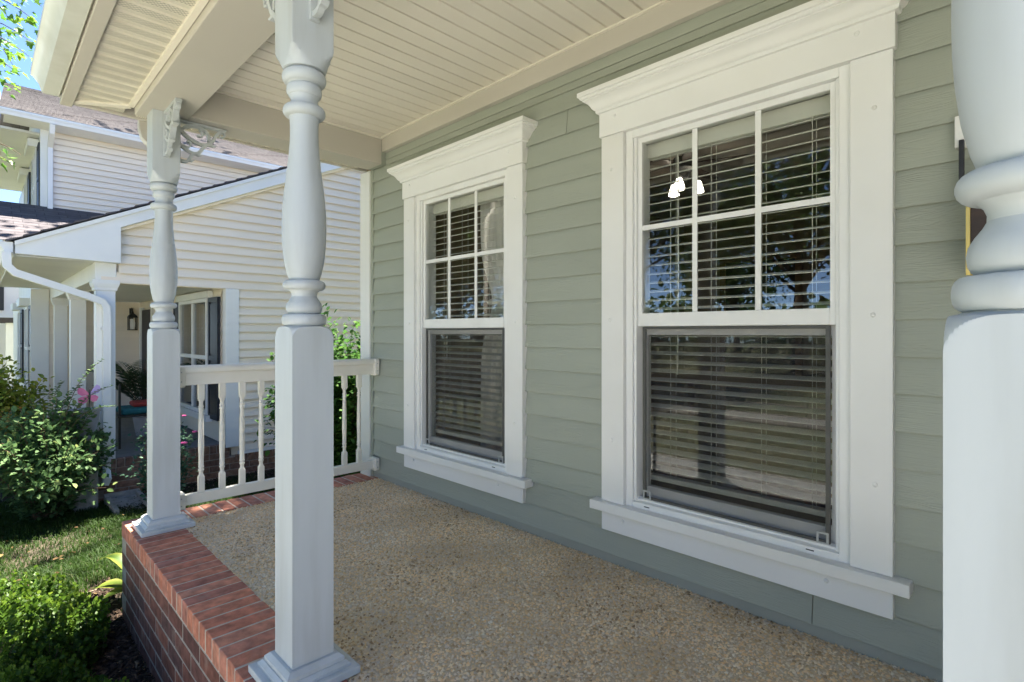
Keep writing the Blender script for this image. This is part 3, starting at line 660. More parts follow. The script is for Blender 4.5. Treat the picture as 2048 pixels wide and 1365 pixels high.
# ================================================================== BRICK PORCH
porch = thing('brick_porch', (1.9, -.8, GZ), 'red brick edged porch platform with pebble aggregate floor', 'porch')
PZ = .0
MB().box(-.008, 5.15, -1.388, .0, -.4, -.004).build('slab', SLABM, porch)
BP = .0845
mc = MB(); mc.box(-.2525, 5.15, -1.6348, -1.392, -.0915, -.0030); mc.box(-.2525, -.0135, -1.3915, .12, -.0915, -.0030); mc.build('mortar', MORT, porch)
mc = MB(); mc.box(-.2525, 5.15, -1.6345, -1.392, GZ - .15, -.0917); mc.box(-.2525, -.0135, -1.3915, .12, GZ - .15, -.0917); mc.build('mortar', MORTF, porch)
def brick_mesh(lx, ly, lz, jit=.0015, seed=0):
    jit = .0008
    r = random.Random(seed); m = MB().box(-lx / 2, lx / 2, -ly / 2, ly / 2, -lz / 2, lz / 2)
    m.v = [tuple(c + r.uniform(-jit, jit) for c in v) for v in m.v]
    return m.mesh('brick', bevel=.0035, seg=1)
capx = [brick_mesh(.0735, .2465, .088, .002, i) for i in range(5)]
capy = [brick_mesh(.2440, .0735, .088, .002, 20 + i) for i in range(5)]
strx = [brick_mesh(.238, .095, .0735, .002, 40 + i) for i in range(5)]
stry = [brick_mesh(.095, .238, .0735, .002, 60 + i) for i in range(5)]
x = -.2135
while x < 4.3:
    o = link('brick', random.choice(capx), BRICK, porch, (x, -1.5140 + random.uniform(-.0012, .0012), -.0440 + random.uniform(-.0008, .0008)))
    o.rotation_euler = (0, 0, random.uniform(-.004, .004)); x += BP
y = -1.3455
while y < .02:
    o = link('brick', random.choice(capy), BRICK, porch, (-.1325 + random.uniform(-.002, .002), y, -.0440 + random.uniform(-.0008, .0008))); o.rotation_euler = (0, 0, random.uniform(-.004, .004)); y += BP
for c_ in range(7):
    z = -.0945 - BP / 2 - c_ * BP + .003; off = 0 if c_ % 2 else .124
    x = -.25 + .12 + off - .248
    while x < 3.9:
        if x - .119 >= -.26:
            link('brick', random.choice(strx), BRICKF, porch, (x, -1.5890 + random.uniform(-.0006, .0006), z))
        x += .248
    y = -1.50 + off
    while y < .1:
        link('brick', random.choice(stry), BRICKF, porch, (-.2070, y + .03, z)); y += .248
# pebbles of the floor
def pebbles():
    g = .0118; xs = np.arange(-.006, 4.6, g); ys = np.arange(-1.386, -.012, g)
    X, Y = np.meshgrid(xs, ys); X = X.ravel(); Y = Y.ravel(); n = len(X)
    X = X + rng.uniform(-.4, .4, n) * g; Y = Y + rng.uniform(-.4, .4, n) * g
    a = rng.uniform(.0052, .0112, n); b = a * rng.uniform(.5, .95, n); c = rng.uniform(.0036, .0082, n); th = rng.uniform(0, math.pi, n)
    Zc = rng.uniform(-.0062, -.0010, n)
    base = np.array([(1, 0, 0), (0, 1, 0), (-1, 0, 0), (0, -1, 0), (0, 0, 1), (0, 0, -1)], float)
    V = np.empty((n, 6, 3)); ct, st = np.cos(th), np.sin(th); jt = rng.uniform(.65, 1.2, (n, 6)); jz = rng.uniform(-.5, .5, (n, 6))
    ox = rng.uniform(-.7, .7, n); oy = rng.uniform(-.7, .7, n)
    for i, q in enumerate(base):
        px = a * (q[0] * jt[:, i] + (ox if i == 4 else 0)); py = b * (q[1] * jt[:, i] + (oy if i == 4 else 0)); pz = c * (q[2] + (jz[:, i] if i < 4 else 0))
        V[:, i, 0] = X + px * ct - py * st; V[:, i, 1] = Y + px * st + py * ct; V[:, i, 2] = Zc + pz
    bi = (np.arange(n) * 6)[:, None]
    F = np.concatenate([bi + np.array(t) for t in ((0, 1, 4), (1, 2, 4), (2, 3, 4), (3, 0, 4))], 1).reshape(-1, 3)
    # broad patches of warmer and greyer stone
    t = rng.random(n) * .92 + .04 + .20 * (np.sin(X * 5.1 + 1.3 * np.sin(Y * 4)) * np.cos(Y * 6.3 + X)) * rng.random(n)
    o = link('pebbles', np_mesh('pebbles', V.reshape(-1, 3), F, np.repeat(np.clip(t, 0, 1), 6)), PEB, porch); o['kind'] = 'stuff'
pebbles()

# ================================================================== POSTS
def postR(z):
    """radius of the turned outline at height z above the floor"""
    return np.interp(z, PZs, PRs)
prof = [(0, .12), (1.118, .12), (1.122, .0995)] + [(1.122 + .046 * math.sin(a), .0705 + .0290 * math.cos(a)) for a in [math.pi / 2 * i / 64 for i in range(1, 65)]]
def bead(zc, hz, r, rb, n=9):
    return [(zc - hz * math.cos(math.pi * i / n), rb + (r - rb) * math.sin(math.pi * i / n)) for i in range(n + 1)]
prof += [(1.171, .062)] + bead(1.191, .019, .0712, .061) + [(1.2115, .050)]
prof += [(1.215, .0535), (1.222, .0568), (1.232, .0578), (1.242, .0562), (1.252, .0510), (1.262, .0440), (1.269, .0405), (1.276, .0402), (1.284, .0432), (1.290, .0490)]
prof += bead(1.307, .0165, .0680, .053) + [(1.3245, .0475)]
prof += [(1.345, .0545), (1.38, .0622), (1.42, .0672), (1.46, .0698), (1.50, .0706), (1.54, .0698), (1.58, .0672), (1.62, .0632), (1.66, .0585), (1.70, .0536), (1.74, .0494), (1.78, .0463), (1.81, .0450), (1.84, .0450), (1.862, .0465), (1.870, .0475)]
prof += bead(1.890, .0185, .0680, .052) + [(1.910, .0475), (1.918, .0440), (1.926, .0430), (1.934, .0440), (1.940, .0475)]
prof += bead(1.960, .018, .0565, .048) + [(1.980, .0520)] + bead(2.003, .021, .0705, .054) + [(2.026, .0675), (2.034, .0700), (2.045, .0745), (2.062, .0840), (2.078, .0950), (2.090, .12), (BZ + .001, .12)]
def make_post(x, y, label, which):
    root = thing('porch_post', (x, y, 0), label, 'post', 'turned white porch posts')
    n = 192; h = .0699; rings = []
    for z, r in prof:
        ring = []
        for k_ in range(n):
            a = 2 * math.pi * k_ / n; ca, sa = math.cos(a), math.sin(a); sq = h / max(abs(ca), abs(sa)); rr = min(sq, r)
            ring.append((x + rr * ca, y + rr * sa, z if z > 0 else .002))
        rings.append(ring)
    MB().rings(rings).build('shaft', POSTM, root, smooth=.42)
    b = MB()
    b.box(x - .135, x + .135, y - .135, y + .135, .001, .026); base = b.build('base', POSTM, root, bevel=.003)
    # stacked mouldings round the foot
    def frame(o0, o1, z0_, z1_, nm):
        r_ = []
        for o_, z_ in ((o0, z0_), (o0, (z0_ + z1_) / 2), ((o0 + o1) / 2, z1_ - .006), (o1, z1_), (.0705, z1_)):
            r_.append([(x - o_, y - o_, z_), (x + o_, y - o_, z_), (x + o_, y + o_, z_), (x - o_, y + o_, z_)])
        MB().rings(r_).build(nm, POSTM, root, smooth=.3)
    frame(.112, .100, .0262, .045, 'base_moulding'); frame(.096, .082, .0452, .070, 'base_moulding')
    return root
posts = [make_post(.0256, -1.4766, 'turned white porch post at the brick corner beside the railing', 0),
         make_post(1.96, -1.4766, 'turned white porch post standing in the middle between the other two', 1),
         make_post(3.735, -1.4766, 'turned white porch post cut off by the right edge, nearest of all', 2)]
# ---- scroll brackets
def ribbon(m, pts, wd, th, P):
    """flat ribbon along a 2D polyline; P maps (u, v, t) to world"""
    n = len(pts); L_, Rr = [], []; th = th - .00045 * (len(m.v) // 4 % 31) / 2
    for i in range(n):
        a = Vector(pts[max(i - 1, 0)]); b = Vector(pts[min(i + 1, n - 1)]); d = (b - a).normalized(); nn = Vector((-d.y, d.x))
        w2 = (wd[i] if isinstance(wd, list) else wd) / 2; p = Vector(pts[i]); L_.append(p + nn * w2); Rr.append(p - nn * w2)
    m.rings([[P(l.x, l.y, -th), P(r.x, r.y, -th), P(r.x, r.y, th), P(l.x, l.y, th)] for l, r in zip(L_, Rr)])
def spiral(cx, cy, r0, r1, a0, a1, n=22):
    return [(cx + (r0 + (r1 - r0) * i / n) * math.cos(a0 + (a1 - a0) * i / n), cy + (r0 + (r1 - r0) * i / n) * math.sin(a0 + (a1 - a0) * i / n)) for i in range(n + 1)]
def bez(p0, p1, p2, p3, n=14):
    out = []
    for i in range(n + 1):
        t = i / n; u = 1 - t
        out.append(tuple(u ** 3 * a + 3 * u * u * t * b + 3 * u * t * t * c + t ** 3 * d for a, b, c, d in zip(p0, p1, p2, p3)))
    return out
def bracket(root, ox, oy, dx, dy):
    """u runs away from the post along (dx,dy), v down from the beam"""
    th = .016
    def P(u, v, t): return (ox + dx * u - dy * t, oy + dy * u + dx * t, BZ - .002 - v)
    m = MB()
    ribbon(m, [(0, .007), (.268, .007)], .014, th, P)                       # strip under the beam
    ribbon(m, [(.007, .0142), (.007, .262)], .014, th, P)                   # strip on the post
    ribbon(m, bez((.262, .016), (.200, .020), (.214, .078), (.172, .112)), .017, th, P)
    ribbon(m, spiral(.243, .036, .020, .010, -.9, 2.6), .010, th, P)        # curl at the beam end
    ribbon(m, bez((.172, .112), (.120, .150), (.040, .090), (.015, .062)), .019, th, P)
    ribbon(m, bez((.015, .066), (.060, -.005), (.185, .010), (.172, .096)), .018, th, P)
    ribbon(m, spiral(.118, .062, .026, .010, -1.5, 2.5), .010, th, P)
    ribbon(m, bez((.172, .106), (.120, .150), (.130, .180), (.098, .186)), .018, th, P)
    ribbon(m, bez((.100, .186), (.066, .192), (.050, .176), (.012, .150)), .017, th, P)
    ribbon(m, spiral(.052, .134, .028, .011, 2.6, -1.6), .010, th, P)
    ribbon(m, bez((.092, .184), (.062, .205), (.072, .262), (.012, .244)), .017, th, P)
    ribbon(m, [(.172, .112), (.194, .119), (.212, .116)], [.018, .013, .003], th, P)
    ribbon(m, [(.098, .186), (.118, .194), (.132, .190)], [.016, .012, .003], th, P)
    ribbon(m, [(.060, .235), (.078, .236), (.090, .228)], [.014, .010, .003], th, P)
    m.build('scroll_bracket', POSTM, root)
hp = .0702
bracket(posts[0], .0256 + hp, -1.4766, 1, 0); bracket(posts[0], .0256, -1.4766 + hp, 0, 1)
bracket(posts[1], 1.96 + hp, -1.4766, 1, 0); bracket(posts[1], 1.96 - hp, -1.4766, -1, 0)
bracket(posts[2], 3.735 + hp, -1.4766, 1, 0); bracket(posts[2], 3.735 - hp, -1.4766, -1, 0)

# ================================================================== RAILING
rail = thing('porch_railing', (-.03, -.7, 0), 'white vinyl railing with turned balusters at the end of the porch', 'railing')
XR = -.03; Y0r, Y1r = -1.4066, -.034
# upper rail: moulded cap over a flat board
cap = [(-.024, .902), (-.036, .896), (-.041, .902), (-.042, .914), (-.039, .926), (-.030, .936), (-.015, .942), (0, .944), (.015, .942), (.030, .936), (.039, .926), (.042, .914), (.041, .902), (.036, .896), (.024, .902)]
m = MB(); m.prism([(XR + a, b) for a, b in cap], 'y', Y0r + .02, Y1r - .01); m.build('top_rail', RAILM, rail, smooth=.5)
MB().box(XR - .022, XR + .022, Y0r + .02, Y1r - .01, .822, .9015).build('upper_board', RAILM, rail, bevel=.002)
MB().box(XR - .022, XR + .022, Y0r + .012, Y1r - .008, .085, .148).build('bottom_rail', RAILM, rail, bevel=.003)
bal = MB()
hb = .0165
def sq(h_, z): return [(-h_, -h_, z), (h_, -h_, z), (h_, h_, z), (-h_, h_, z)]
n = 16
def br(z, r, sqr=False):
    out = []
    for k_ in range(n):
        a = 2 * math.pi * k_ / n + math.pi / 4 * 0; s_ = hb / max(abs(math.cos(a)), abs(math.sin(a))); rr = s_ if sqr else min(r, s_); out.append((rr * math.cos(a), rr * math.sin(a), z))
    return out
Bz = [(.149, 1, 1), (.243, 1, 1), (.250, .0165, 0), (.256, .0125, 0), (.268, .0115, 0), (.280, .0135, 0), (.284, .0165, 0), (.289, .0165, 0), (.292, .0140, 0), (.300, .0135, 0), (.304, .0160, 0), (.309, .0160, 0), (.313, .0140, 0), (.36, .0142, 0), (.42, .0165, 0), (.47, .0163, 0), (.55, .0150, 0), (.62, .0128, 0), (.655, .0122, 0), (.659, .0150, 0), (.664, .0150, 0), (.668, .0128, 0), (.676, .0128, 0), (.680, .0152, 0), (.685, .0152, 0), (.690, .0122, 0), (.705, .0112, 0), (.716, .0130, 0), (.722, .0165, 0), (.730, 1, 1), (.821, 1, 1)]
bal.rings([br(z, r, bool(s_)) for z, r, s_ in Bz]); bme = bal.mesh('baluster', smooth=.5)
for i in range(11):
    y = -1.2635 + i * .121
    if y > -.08: break
    link('baluster', bme, RAILM, rail, (XR, y, 0))
for zc, hh in ((.876, .066), (.116, .050)):
    for yy in ((Y0r + .001, Y0r + .046), (Y1r - .026, Y1r + .010)):
        m = MB(); w2 = .050; pl = [(XR + w2 * math.copysign(min(1, abs(math.cos(t)) * 1.35), math.cos(t)), zc + hh * math.copysign(min(1, abs(math.sin(t)) * 1.25), math.sin(t))) for t in [2 * math.pi * (k_ + .5) / 20 for k_ in range(20)]]
        m.prism(pl, 'y', *yy); m.build('rail_bracket', RAILM, rail, bevel=.004)
        for dz in (-.7, .7):
            yb = yy[0] if yy[0] > -1 else yy[1]
            mm = MB(); mm.rings([[(XR + .0505 + d, (yy[0] + yy[1]) / 2 + r * math.cos(t), zc + dz * hh * .62 + r * math.sin(t)) for t in [2 * math.pi * i / 8 for i in range(8)]] for r, d in ((.004, -.003), (.004, .001), (.002, .002))]); mm.build('screw', CLIPM, rail)

# ================================================================== WALL LANTERN AT THE RIGHT
lan = thing('wall_lantern', (3.60, -.03, 1.5), 'black wall lantern with brass edge on a white block, half hidden behind the nearest post', 'lantern')
MB().box(3.520, 3.66, -.056, -.024, 1.735, 1.835).build('mounting_block', TRIM, lan, bevel=.003)
MB().box(3.533, 3.546, -.085, -.064, 1.60, 1.75).build('back_plate', BLACK, lan, bevel=.002)
MB().box(3.566, 3.640, -.150, -.070, 1.34, 1.535).build('glass_body', DARKW, lan)
for xx, yy in ((3.562, -.156), (3.64, -.156), (3.562, -.07), (3.64, -.07)): MB().box(xx - .005, xx + .005, yy - .005, yy + .005, 1.32, 1.545).build('brass_edge', BRASS, lan)
m = MB(); m.rings([[(3.595 + s1 * r, -.113 + s2 * r, z) for s1, s2 in ((-1, -1), (1, -1), (1, 1), (-1, 1))] for r, z in ((.05, 1.546), (.05, 1.556), (.02, 1.62), (.012, 1.65))]); m.build('cap', BLACK, lan)

# ================================================================== NEIGHBOUR'S HOUSE
nb = thing('neighbour_house', (-6.5, .5, GZ - .1), 'cream vinyl sided house next door with black shutters and grey shingle roof', 'house')
XN = -3.6; NG = GZ - .12
def rake_lo(y): return 2.295 + .4715 * (y + 1.144)
def rake_hi(y): return 2.041 + .4795 * (y + 1.997)
def nplank(x, y0, y1, z0, z1, yl0=None, yl1=None):
    """cream lap board on a wall facing +x"""
    m = MB(); a0 = y0 if yl0 is None else yl0; a1 = y0 if yl1 is None else yl1
    m.hexa([(x + .030, a0, z0), (x + .030, y1, z0), (x + .026, y1, z0), (x + .026, a0, z0), (x + .001, a1, z1), (x + .001, y1, z1), (x - .003, y1, z1), (x - .003, a1, z1)])
    m.build('siding_plank', NSID, nb)
MB().box(-8.7, -3.70, -.040, -.01, -.3, 1.72).build('wall', NSID, nb)
NE = .1085; z = -.365
while z < 4.0:
    z1 = z + NE + .012
    if z < 1.60: nplank(XN, .108, 3.2, z, z1)
    else:
        lo0 = max(-1.144, -1.144 + (z - 2.295) / .4715); lo1 = max(-1.144, -1.144 + (z1 - 2.295) / .4715)
        if z < 1.70: nplank(XN, -1.30, 3.2, max(z, 1.695), z1)
        else: nplank(XN, lo0, 3.2, z, z1, lo0, lo1)
    z += NE
core = MB(); core.box(XN - .2, XN - .031, .03, 3.2, NG, 1.69); core.prism([(-1.3, 1.692), (3.2, 1.692), (3.2, 4.25), (-1.144, 2.29), (-1.3, 2.2)], 'x', XN - .2, XN - .031); core.build('wall', NSID, nb)
MB().box(XN - .10, XN + .036, -.051, .104, -.30, 1.694).build('corner_board', NTRIM, nb, bevel=.004)
MB().box(XN - .02, XN + .03, .105, 3.2, -.405, -.368).build('flashing', NTRIM, nb)
# rake with boxed eave return
rk = MB(); rk.prism([(-1.997, 1.924), (-1.144, 1.902), (-1.144, 2.295), (1.417, 3.495), (3.2, 4.335), (3.2, 4.54), (.703, 3.338), (-1.997, 2.041)], 'x', XN + .031, -3.45); rk.build('rake_board', NTRIM, nb, bevel=.004)
rk = MB(); rk.prism([(-2.0, 2.043), (-2.0, 2.000), (3.2, 4.497), (3.2, 4.541)], 'x', -3.4495, -3.425); rk.build('drip_trim', NTRIM, nb)
fr = MB(); fr.prism([(-1.143, 2.292), (-1.143, 2.262), (3.2, 4.305), (3.2, 4.333)], 'x', XN + .02, -3.50); fr.build('frieze_trim', NSID, nb)
# front roof slope over the porch wing
def roof_courses(name, m, p0, p1, q0, q1, n_c, thick=.02, parent=nb):
    """lapped shingle courses between eave line p0-p1 and ridge line q0-q1"""
    p0, p1, q0, q1 = map(Vector, (p0, p1, q0, q1)); mb = MB(); up = (p1 - p0).cross(q0 - p0).normalized()
    if up.z < 0: up = -up
    uvs = []
    Lw = (p1 - p0).length; Ls = (q0 - p0).length
    for i in range(n_c):
        t0, t1 = i / n_c, (i + 1.15) / n_c
        a, b = p0.lerp(q0, t0), p1.lerp(q1, t0); c, d = p1.lerp(q1, min(t1, 1)), p0.lerp(q0, min(t1, 1))
        o_ = up * thick; o1 = up * .004
        mb.hexa([a, b, c, d, a + o_, b + o_, c + o1, d + o1])
    me = mb.mesh(name); uvl = me.uv_layers.new(name='UVMap'); e1 = (p1 - p0).normalized(); e2 = (q0 - p0).normalized()
    for l in me.loops:
        v = me.vertices[l.vertex_index].co - p0; uvl.data[l.index].uv = (v.dot(e1), v.dot(e2))
    return link(name, me, m, parent)
roof_courses('wing_roof', SHGD, (-8.8, -2.06, 2.03), (-3.41, -2.06, 2.03), (-8.8, 3.2, 4.555), (-3.41, 3.2, 4.555), 40)
# roof skirt against the two storey part
sk = MB(); sk.prism([(-8.79, 1.95), (-8.79, 3.33), (-7.0, 2.50), (-6.9, 2.30), (-6.9, 1.95)], 'y', -2.0, .2); sk.build('skirt_core', NTRIM, nb)
roof_courses('skirt_roof', SHGD, (-6.85, -2.05, 2.47), (-6.85, .25, 2.47), (-8.79, -2.05, 3.36), (-8.79, .25, 3.36), 15, .006)
# porch eave, soffit, beam, gutter
MB().box(-8.79, -3.60, -1.99, -1.35, 1.912, 1.93).build('porch_soffit', NTRIM, nb)
MB().box(-8.79, -3.61, -2.01, -1.991, 1.90, 2.04).build('eave_fascia', NTRIM, nb)
gt = MB(); gt.prism([(-2.012, 2.03), (-2.012, 1.93), (-2.07, 1.93), (-2.09, 1.97), (-2.11, 2.0), (-2.11, 2.03)], 'x', -8.7, -3.44); gt.build('gutter', NTRIM, nb)
MB().box(-8.79, -3.585, -1.352, -1.165, 1.722, 1.911).build('porch_beam', NTRIM, nb, bevel=.004)
MB().box(-8.6, -3.602, -1.164, -.03, 1.715, 1.76).build('porch_ceiling', NTRIM, nb)
MB().box(-8.6, -3.665, -1.36, .0, NG, -.258).build('porch_floor', NPORCH, nb)
for xc in (-3.69, -5.95, -8.15):
    col = MB().box(xc - .086, xc + .086, -1.342, -1.170, -.254, 1.64).build('column', NTRIM, nb, bevel=.004)
    m = MB(); m.rings([[(xc + a * r, -1.256 + b * r, z) for a, b in ((-1, -1), (1, -1), (1, 1), (-1, 1))] for r, z in ((.087, 1.60), (.100, 1.612), (.102, 1.635), (.112, 1.655), (.120, 1.68), (.120, 1.7215))]); m.build('capital', NTRIM, nb)
# porch back wall and end wall
z = -.25
while z < 1.70:
    m = MB(); m.hexa([(-8.6, -.066, z), (-3.72, -.066, z), (-3.72, -.062, z), (-8.6, -.062, z), (-8.6, -.050, z + NE + .01), (-3.72, -.050, z + NE + .01), (-3.72, -.046, z + NE + .01), (-8.6, -.046, z + NE + .01)]); m.build('siding_plank', NSID, nb)
    nplank(-8.6, -1.15, -.067, z, z + NE); z += NE
# porch window with shutters
def nwin(x0, x1, y, z0, z1, name='window'):
    f = MB(); t = .05
    f.box(x0, x0 + t, y - .05, y, z0, z1); f.box(x1 - t, x1, y - .05, y, z0, z1); f.box(x0 + t, x1 - t, y - .05, y, z1 - t, z1); f.box(x0 + t, x1 - t, y - .05, y, z0, z0 + t)
    xm = (x0 + x1) / 2; f.box(xm - .03, xm + .03, y - .045, y, z0 + t, z1 - t); zm = (z0 + z1) / 2 - .02
    f.box(x0 + t, xm - .03, y - .04, y, zm - .025, zm + .025); f.box(xm + .03, x1 - t, y - .04, y, zm - .025, zm + .025)
    o = f.build(name, NTRIM, nb, bevel=.002); o['_w'] = (0, 0, 0)
    for a, b in ((x0 + t, xm - .03), (xm + .03, x1 - t)):
        for c, d in ((z0 + t, zm - .025), (zm + .025, z1 - t)): MB().box(a, b, y - .02, y - .012, c, d).build('pane', GLASSN, o)
        for q in (1 / 3, 2 / 3): MB().box(a + (b - a) * q - .007, a + (b - a) * q + .007, y - .011, y - .006, zm + .025, z1 - t).build('muntin', NTRIM, o)
        MB().box(a, b, y - .011, y - .006, (zm + z1) / 2 - .007, (zm + z1) / 2 + .007).build('muntin', NTRIM, o)
        MB().box(a, b, y - .005, y - .002, z0 + t, z1 - t).build('drape', NDRAPE, o)
    return o
NDRAPE = mat('dim_drape', (.10, .11, .11), (.055, .06, .06), rough=.9, ns=3, stretch=(14, 1, .3))
def shutter(x0, x1, y, z0, z1):
    m = MB(); t = .045
    m.box(x0, x0 + t, y - .035, y, z0, z1); m.box(x1 - t, x1, y - .035, y, z0, z1)
    for a in (z0, (z0 + z1) / 2 - .03, z1 - .06): m.box(x0 + t, x1 - t, y - .035, y, a, a + .06)
    for a, b in ((z0 + .06, (z0 + z1) / 2 - .03), ((z0 + z1) / 2 + .03, z1 - .06)):
        m.box(x0 + t, x1 - t, y - .018, y, a, b); m.box(x0 + t + .03, x1 - t - .03, y - .028, y - .018, a + .03, b - .03)
    m.build('shutter', SHUT, nb)
nwin(-5.52, -4.14, -.067, .06, 1.60); MB().box(-5.62, -4.04, -.13, -.067, 1.602, 1.69).build('window_head', NTRIM, nb); MB().box(-5.62, -4.04, -.15, -.067, -.02, .058).build('window_sill', NTRIM, nb)
shutter(-5.92, -5.53, -.067, .02, 1.60); shutter(-4.13, -3.74, -.067, .02, 1.60)
MB().box(-8.1, -7.3, -.11, -.067, -.25, 1.55).build('front_door', SHUT, nb, bevel=.01)
for a in (-8.2, -7.295): MB().box(a, a + .095, -.13, -.067, -.25, 1.6).build('door_jamb', NTRIM, nb)
# two storey part
XU = -8.8
MB().box(-16, XU - .031, -1.36, 5, NG, 4.72).build('wall', NSID, nb)
z = -.30
while z < 1.75: nplank(XU, -1.36, -1.166, z, z + NE); z += NE
z = 3.30
while z < 4.66: nplank(XU, -1.33, 5, z, z + NE); z += NE
MB().box(XU - .2, XU + .03, -1.475, -1.335, 1.9, 4.72).build('corner_board', NTRIM, nb); MB().box(XU - .2, XU + .03, -1.60, -1.361, NG, 1.90).build('corner_board', NTRIM, nb)
MB().box(-16, XU - .201, -1.46, -1.361, 1.9, 4.72).build('front_wall', NTRIM, nb)
MB().box(-16, XU - .201, -1.57, -1.361, NG, 1.90).build('front_wall', NTRIM, nb)
for x0 in (-10.1, -12.6):
    for z0, z1, yy in ((.1, 1.62, -1.57), (3.3, 4.5, -1.46)):
        nwin(x0, x0 + .8, yy - .001, z0, z1); shutter(x0 - .42, x0 - .01, yy - .001, z0, z1); shutter(x0 + .81, x0 + 1.22, yy - .001, z0, z1)
        MB().box(x0 - .06, x0 + .86, yy - .16, yy - .001, z1 + .002, z1 + .14).build('window_head', NTRIM, nb)
XE = XU + .45
roof_courses('upper_roof', SHG, (XE + .06, -2.02, 4.76), (XE + .06, 5.2, 4.76), (-11.4, -1.86, 6.26), (-11.4, 5.2, 6.26), 26, .02)
roof_courses('upper_roof', SHG, (-14.6, 5.2, 4.76), (-14.6, -2.02, 4.76), (-11.4, 5.2, 6.26), (-11.4, -1.86, 6.26), 26, .02)
MB().box(XU + .02, XE, -1.95, 5.2, 4.70, 4.72).build('eave_soffit', NTRIM, nb)
gt = MB(); gt.prism([(XE, 4.80), (XE, 4.70), (XE + .06, 4.70), (XE + .075, 4.74), (XE + .095, 4.77), (XE + .095, 4.80)], 'y', -2.0, 5.2); gt.build('gutter', NTRIM, nb)
MB().box(-14.5, XU - .21, -1.98, -1.47, 4.66, 4.70).build('front_soffit', NTRIM, nb)
pk = MB(); pk.prism([(XE, 4.70), (XE, 4.78), (-11.4, 6.24), (-14.5, 4.78), (-14.5, 4.70), (-11.4, 6.10)], 'y', -1.995, -1.96); pk.build('barge_board', NTRIM, nb)
gbl = MB(); gbl.prism([(XU - .05, 4.72), (-14.2, 4.72), (-11.4, 6.08)], 'y', -1.44, -1.40); gbl.build('gable', NTRIM, nb)
MB().rtube([(XE + .04, -1.35, 4.70), (XE - .02, -1.35, 4.58), (XU + .09, -1.35, 4.42), (XU + .075, -1.35, 4.25), (XU + .075, -1.35, 3.2)], .045, .035, (0, 1, .01)).build('downspout', NTRIM, nb)
# porch downspout with two elbows
ds = MB(); ds.rtube([(-3.46, -2.06, 1.93), (-3.46, -2.055, 1.80), (-3.465, -2.0, 1.735), (-3.53, -1.42, 1.53), (-3.55, -1.30, 1.48), (-3.555, -1.262, 1.42), (-3.555, -1.258, 1.30), (-3.555, -1.258, -.30), (-3.55, -1.262, -.36), (-3.46, -1.27, -.44), (-3.42, -1.275, -.455)], .034, .045, (1, 0, .02)); ds.build('downspout', NTRIM, nb, smooth=.7)
MB().box(-3.61, -3.515, -1.305, -1.21, 1.17, 1.20).build('downspout_strap', NTRIM, nb)
# brick plinth
MB().box(-3.80, -3.590, -1.40, 3.2, NG - .1, -.41).build('plinth_mortar', NMORT, nb); MB().box(-3.664, -3.590, -1.40, .0, -.41, -.262).build('plinth_mortar', NMORT, nb)
nbm = [MB().box(-.045, .045, -.112, .112, -.0335, .0335).mesh('brick', bevel=.004, seg=1), MB().box(-.045, .045, -.034, .034, -.045, .045).mesh('brick', bevel=.004, seg=1)]
y = -1.36
while y < .02: link('brick', nbm[1], BRICKN, nb, (-3.628, y, -.306)); y += .078
for c_ in range(6):
    z = -.392 - c_ * .077; y = -1.285 + (c_ % 2) * .118
    while y < 2.6:
        if not (c_ == 0 and y > -.02): link('brick', nbm[0], BRICKN, nb, (-3.630, y, z))
        y += .234
y = .10
while y < 2.6: link('brick', nbm[1], BRICKN, nb, (-3.628, y, -.455 + .0)); y += .078
# lantern by the door
nl = thing('porch_lantern', (-8.5, -.2, 1.25), 'small black lantern hanging on the neighbour porch wall by the door', 'lantern')
lx, ly = -8.46, -.19
MB().box(-8.585, -8.56, ly - .03, ly + .03, 1.40, 1.60).build('back_plate', BLACK, nl)
MB().tube([(-8.57, ly, 1.52), (-8.52, ly, 1.60), (lx, ly, 1.58), (lx, ly, 1.52)], .012, 6).build('arm', BLACK, nl)
m = MB(); m.rings([[(lx + a * r, ly + b * r, z) for a, b in ((-1, -1), (1, -1), (1, 1), (-1, 1))] for r, z in ((.075, 1.42), (.06, 1.46), (.02, 1.50), (.012, 1.55))]); m.build('cap', BLACK, nl)
for a in (-1, 1):
    for b in (-1, 1): MB().box(lx + a * .06 - .007, lx + a * .06 + .007, ly + b * .06 - .007, ly + b * .06 + .007, 1.20, 1.42).build('cage_bar', BLACK, nl)
MB().box(lx - .07, lx + .07, ly - .07, ly + .07, 1.185, 1.20).build('base', BLACK, nl)
MB().lathe([(.03, 1.201), (.045, 1.25), (.045, 1.33), (.02, 1.40)], lx, ly, 12).build('glass_shade', VINYL, nl, smooth=.8)

# house further down the street
fh = thing('distant_house', (-24, -1.5, GZ), 'white gabled house far down the street at the left edge', 'house')
MB().box(-30, -22, -3.4, 4, NG, 3.2).build('wall', NTRIM, fh)
g_ = MB(); g_.prism([(-3.5, 3.2), (4.2, 3.2), (.3, 6.0)], 'x', -30, -22.01); g_.build('gable', NTRIM, fh)
for s_, (a, b) in enumerate((((-3.9, 2.95), (.3, 6.15)), ((.3, 6.15), (4.5, 2.95)))):
    rr = MB(); rr.prism([(a[0], a[1]), (b[0], b[1]), (b[0], b[1] + .12), (a[0], a[1] + .12)], 'x', -30.2, -21.7); rr.build('roof', SHG, fh)
for y0 in (-2.6, -.6, 1.6):
    wf = MB().box(-21.995, -21.93, y0, y0 + 1.0, 1.9, 3.0).build('window', SHUT, fh)
MB().box(-21.6, -20.3, -3.9, 1, 1.45, 1.62).build('porch_roof', SHG, fh)
for yy in (-3.7, -1.6, .6): MB().box(-20.6, -20.4, yy, yy + .2, NG, 1.45).build('porch_column', NTRIM, fh)

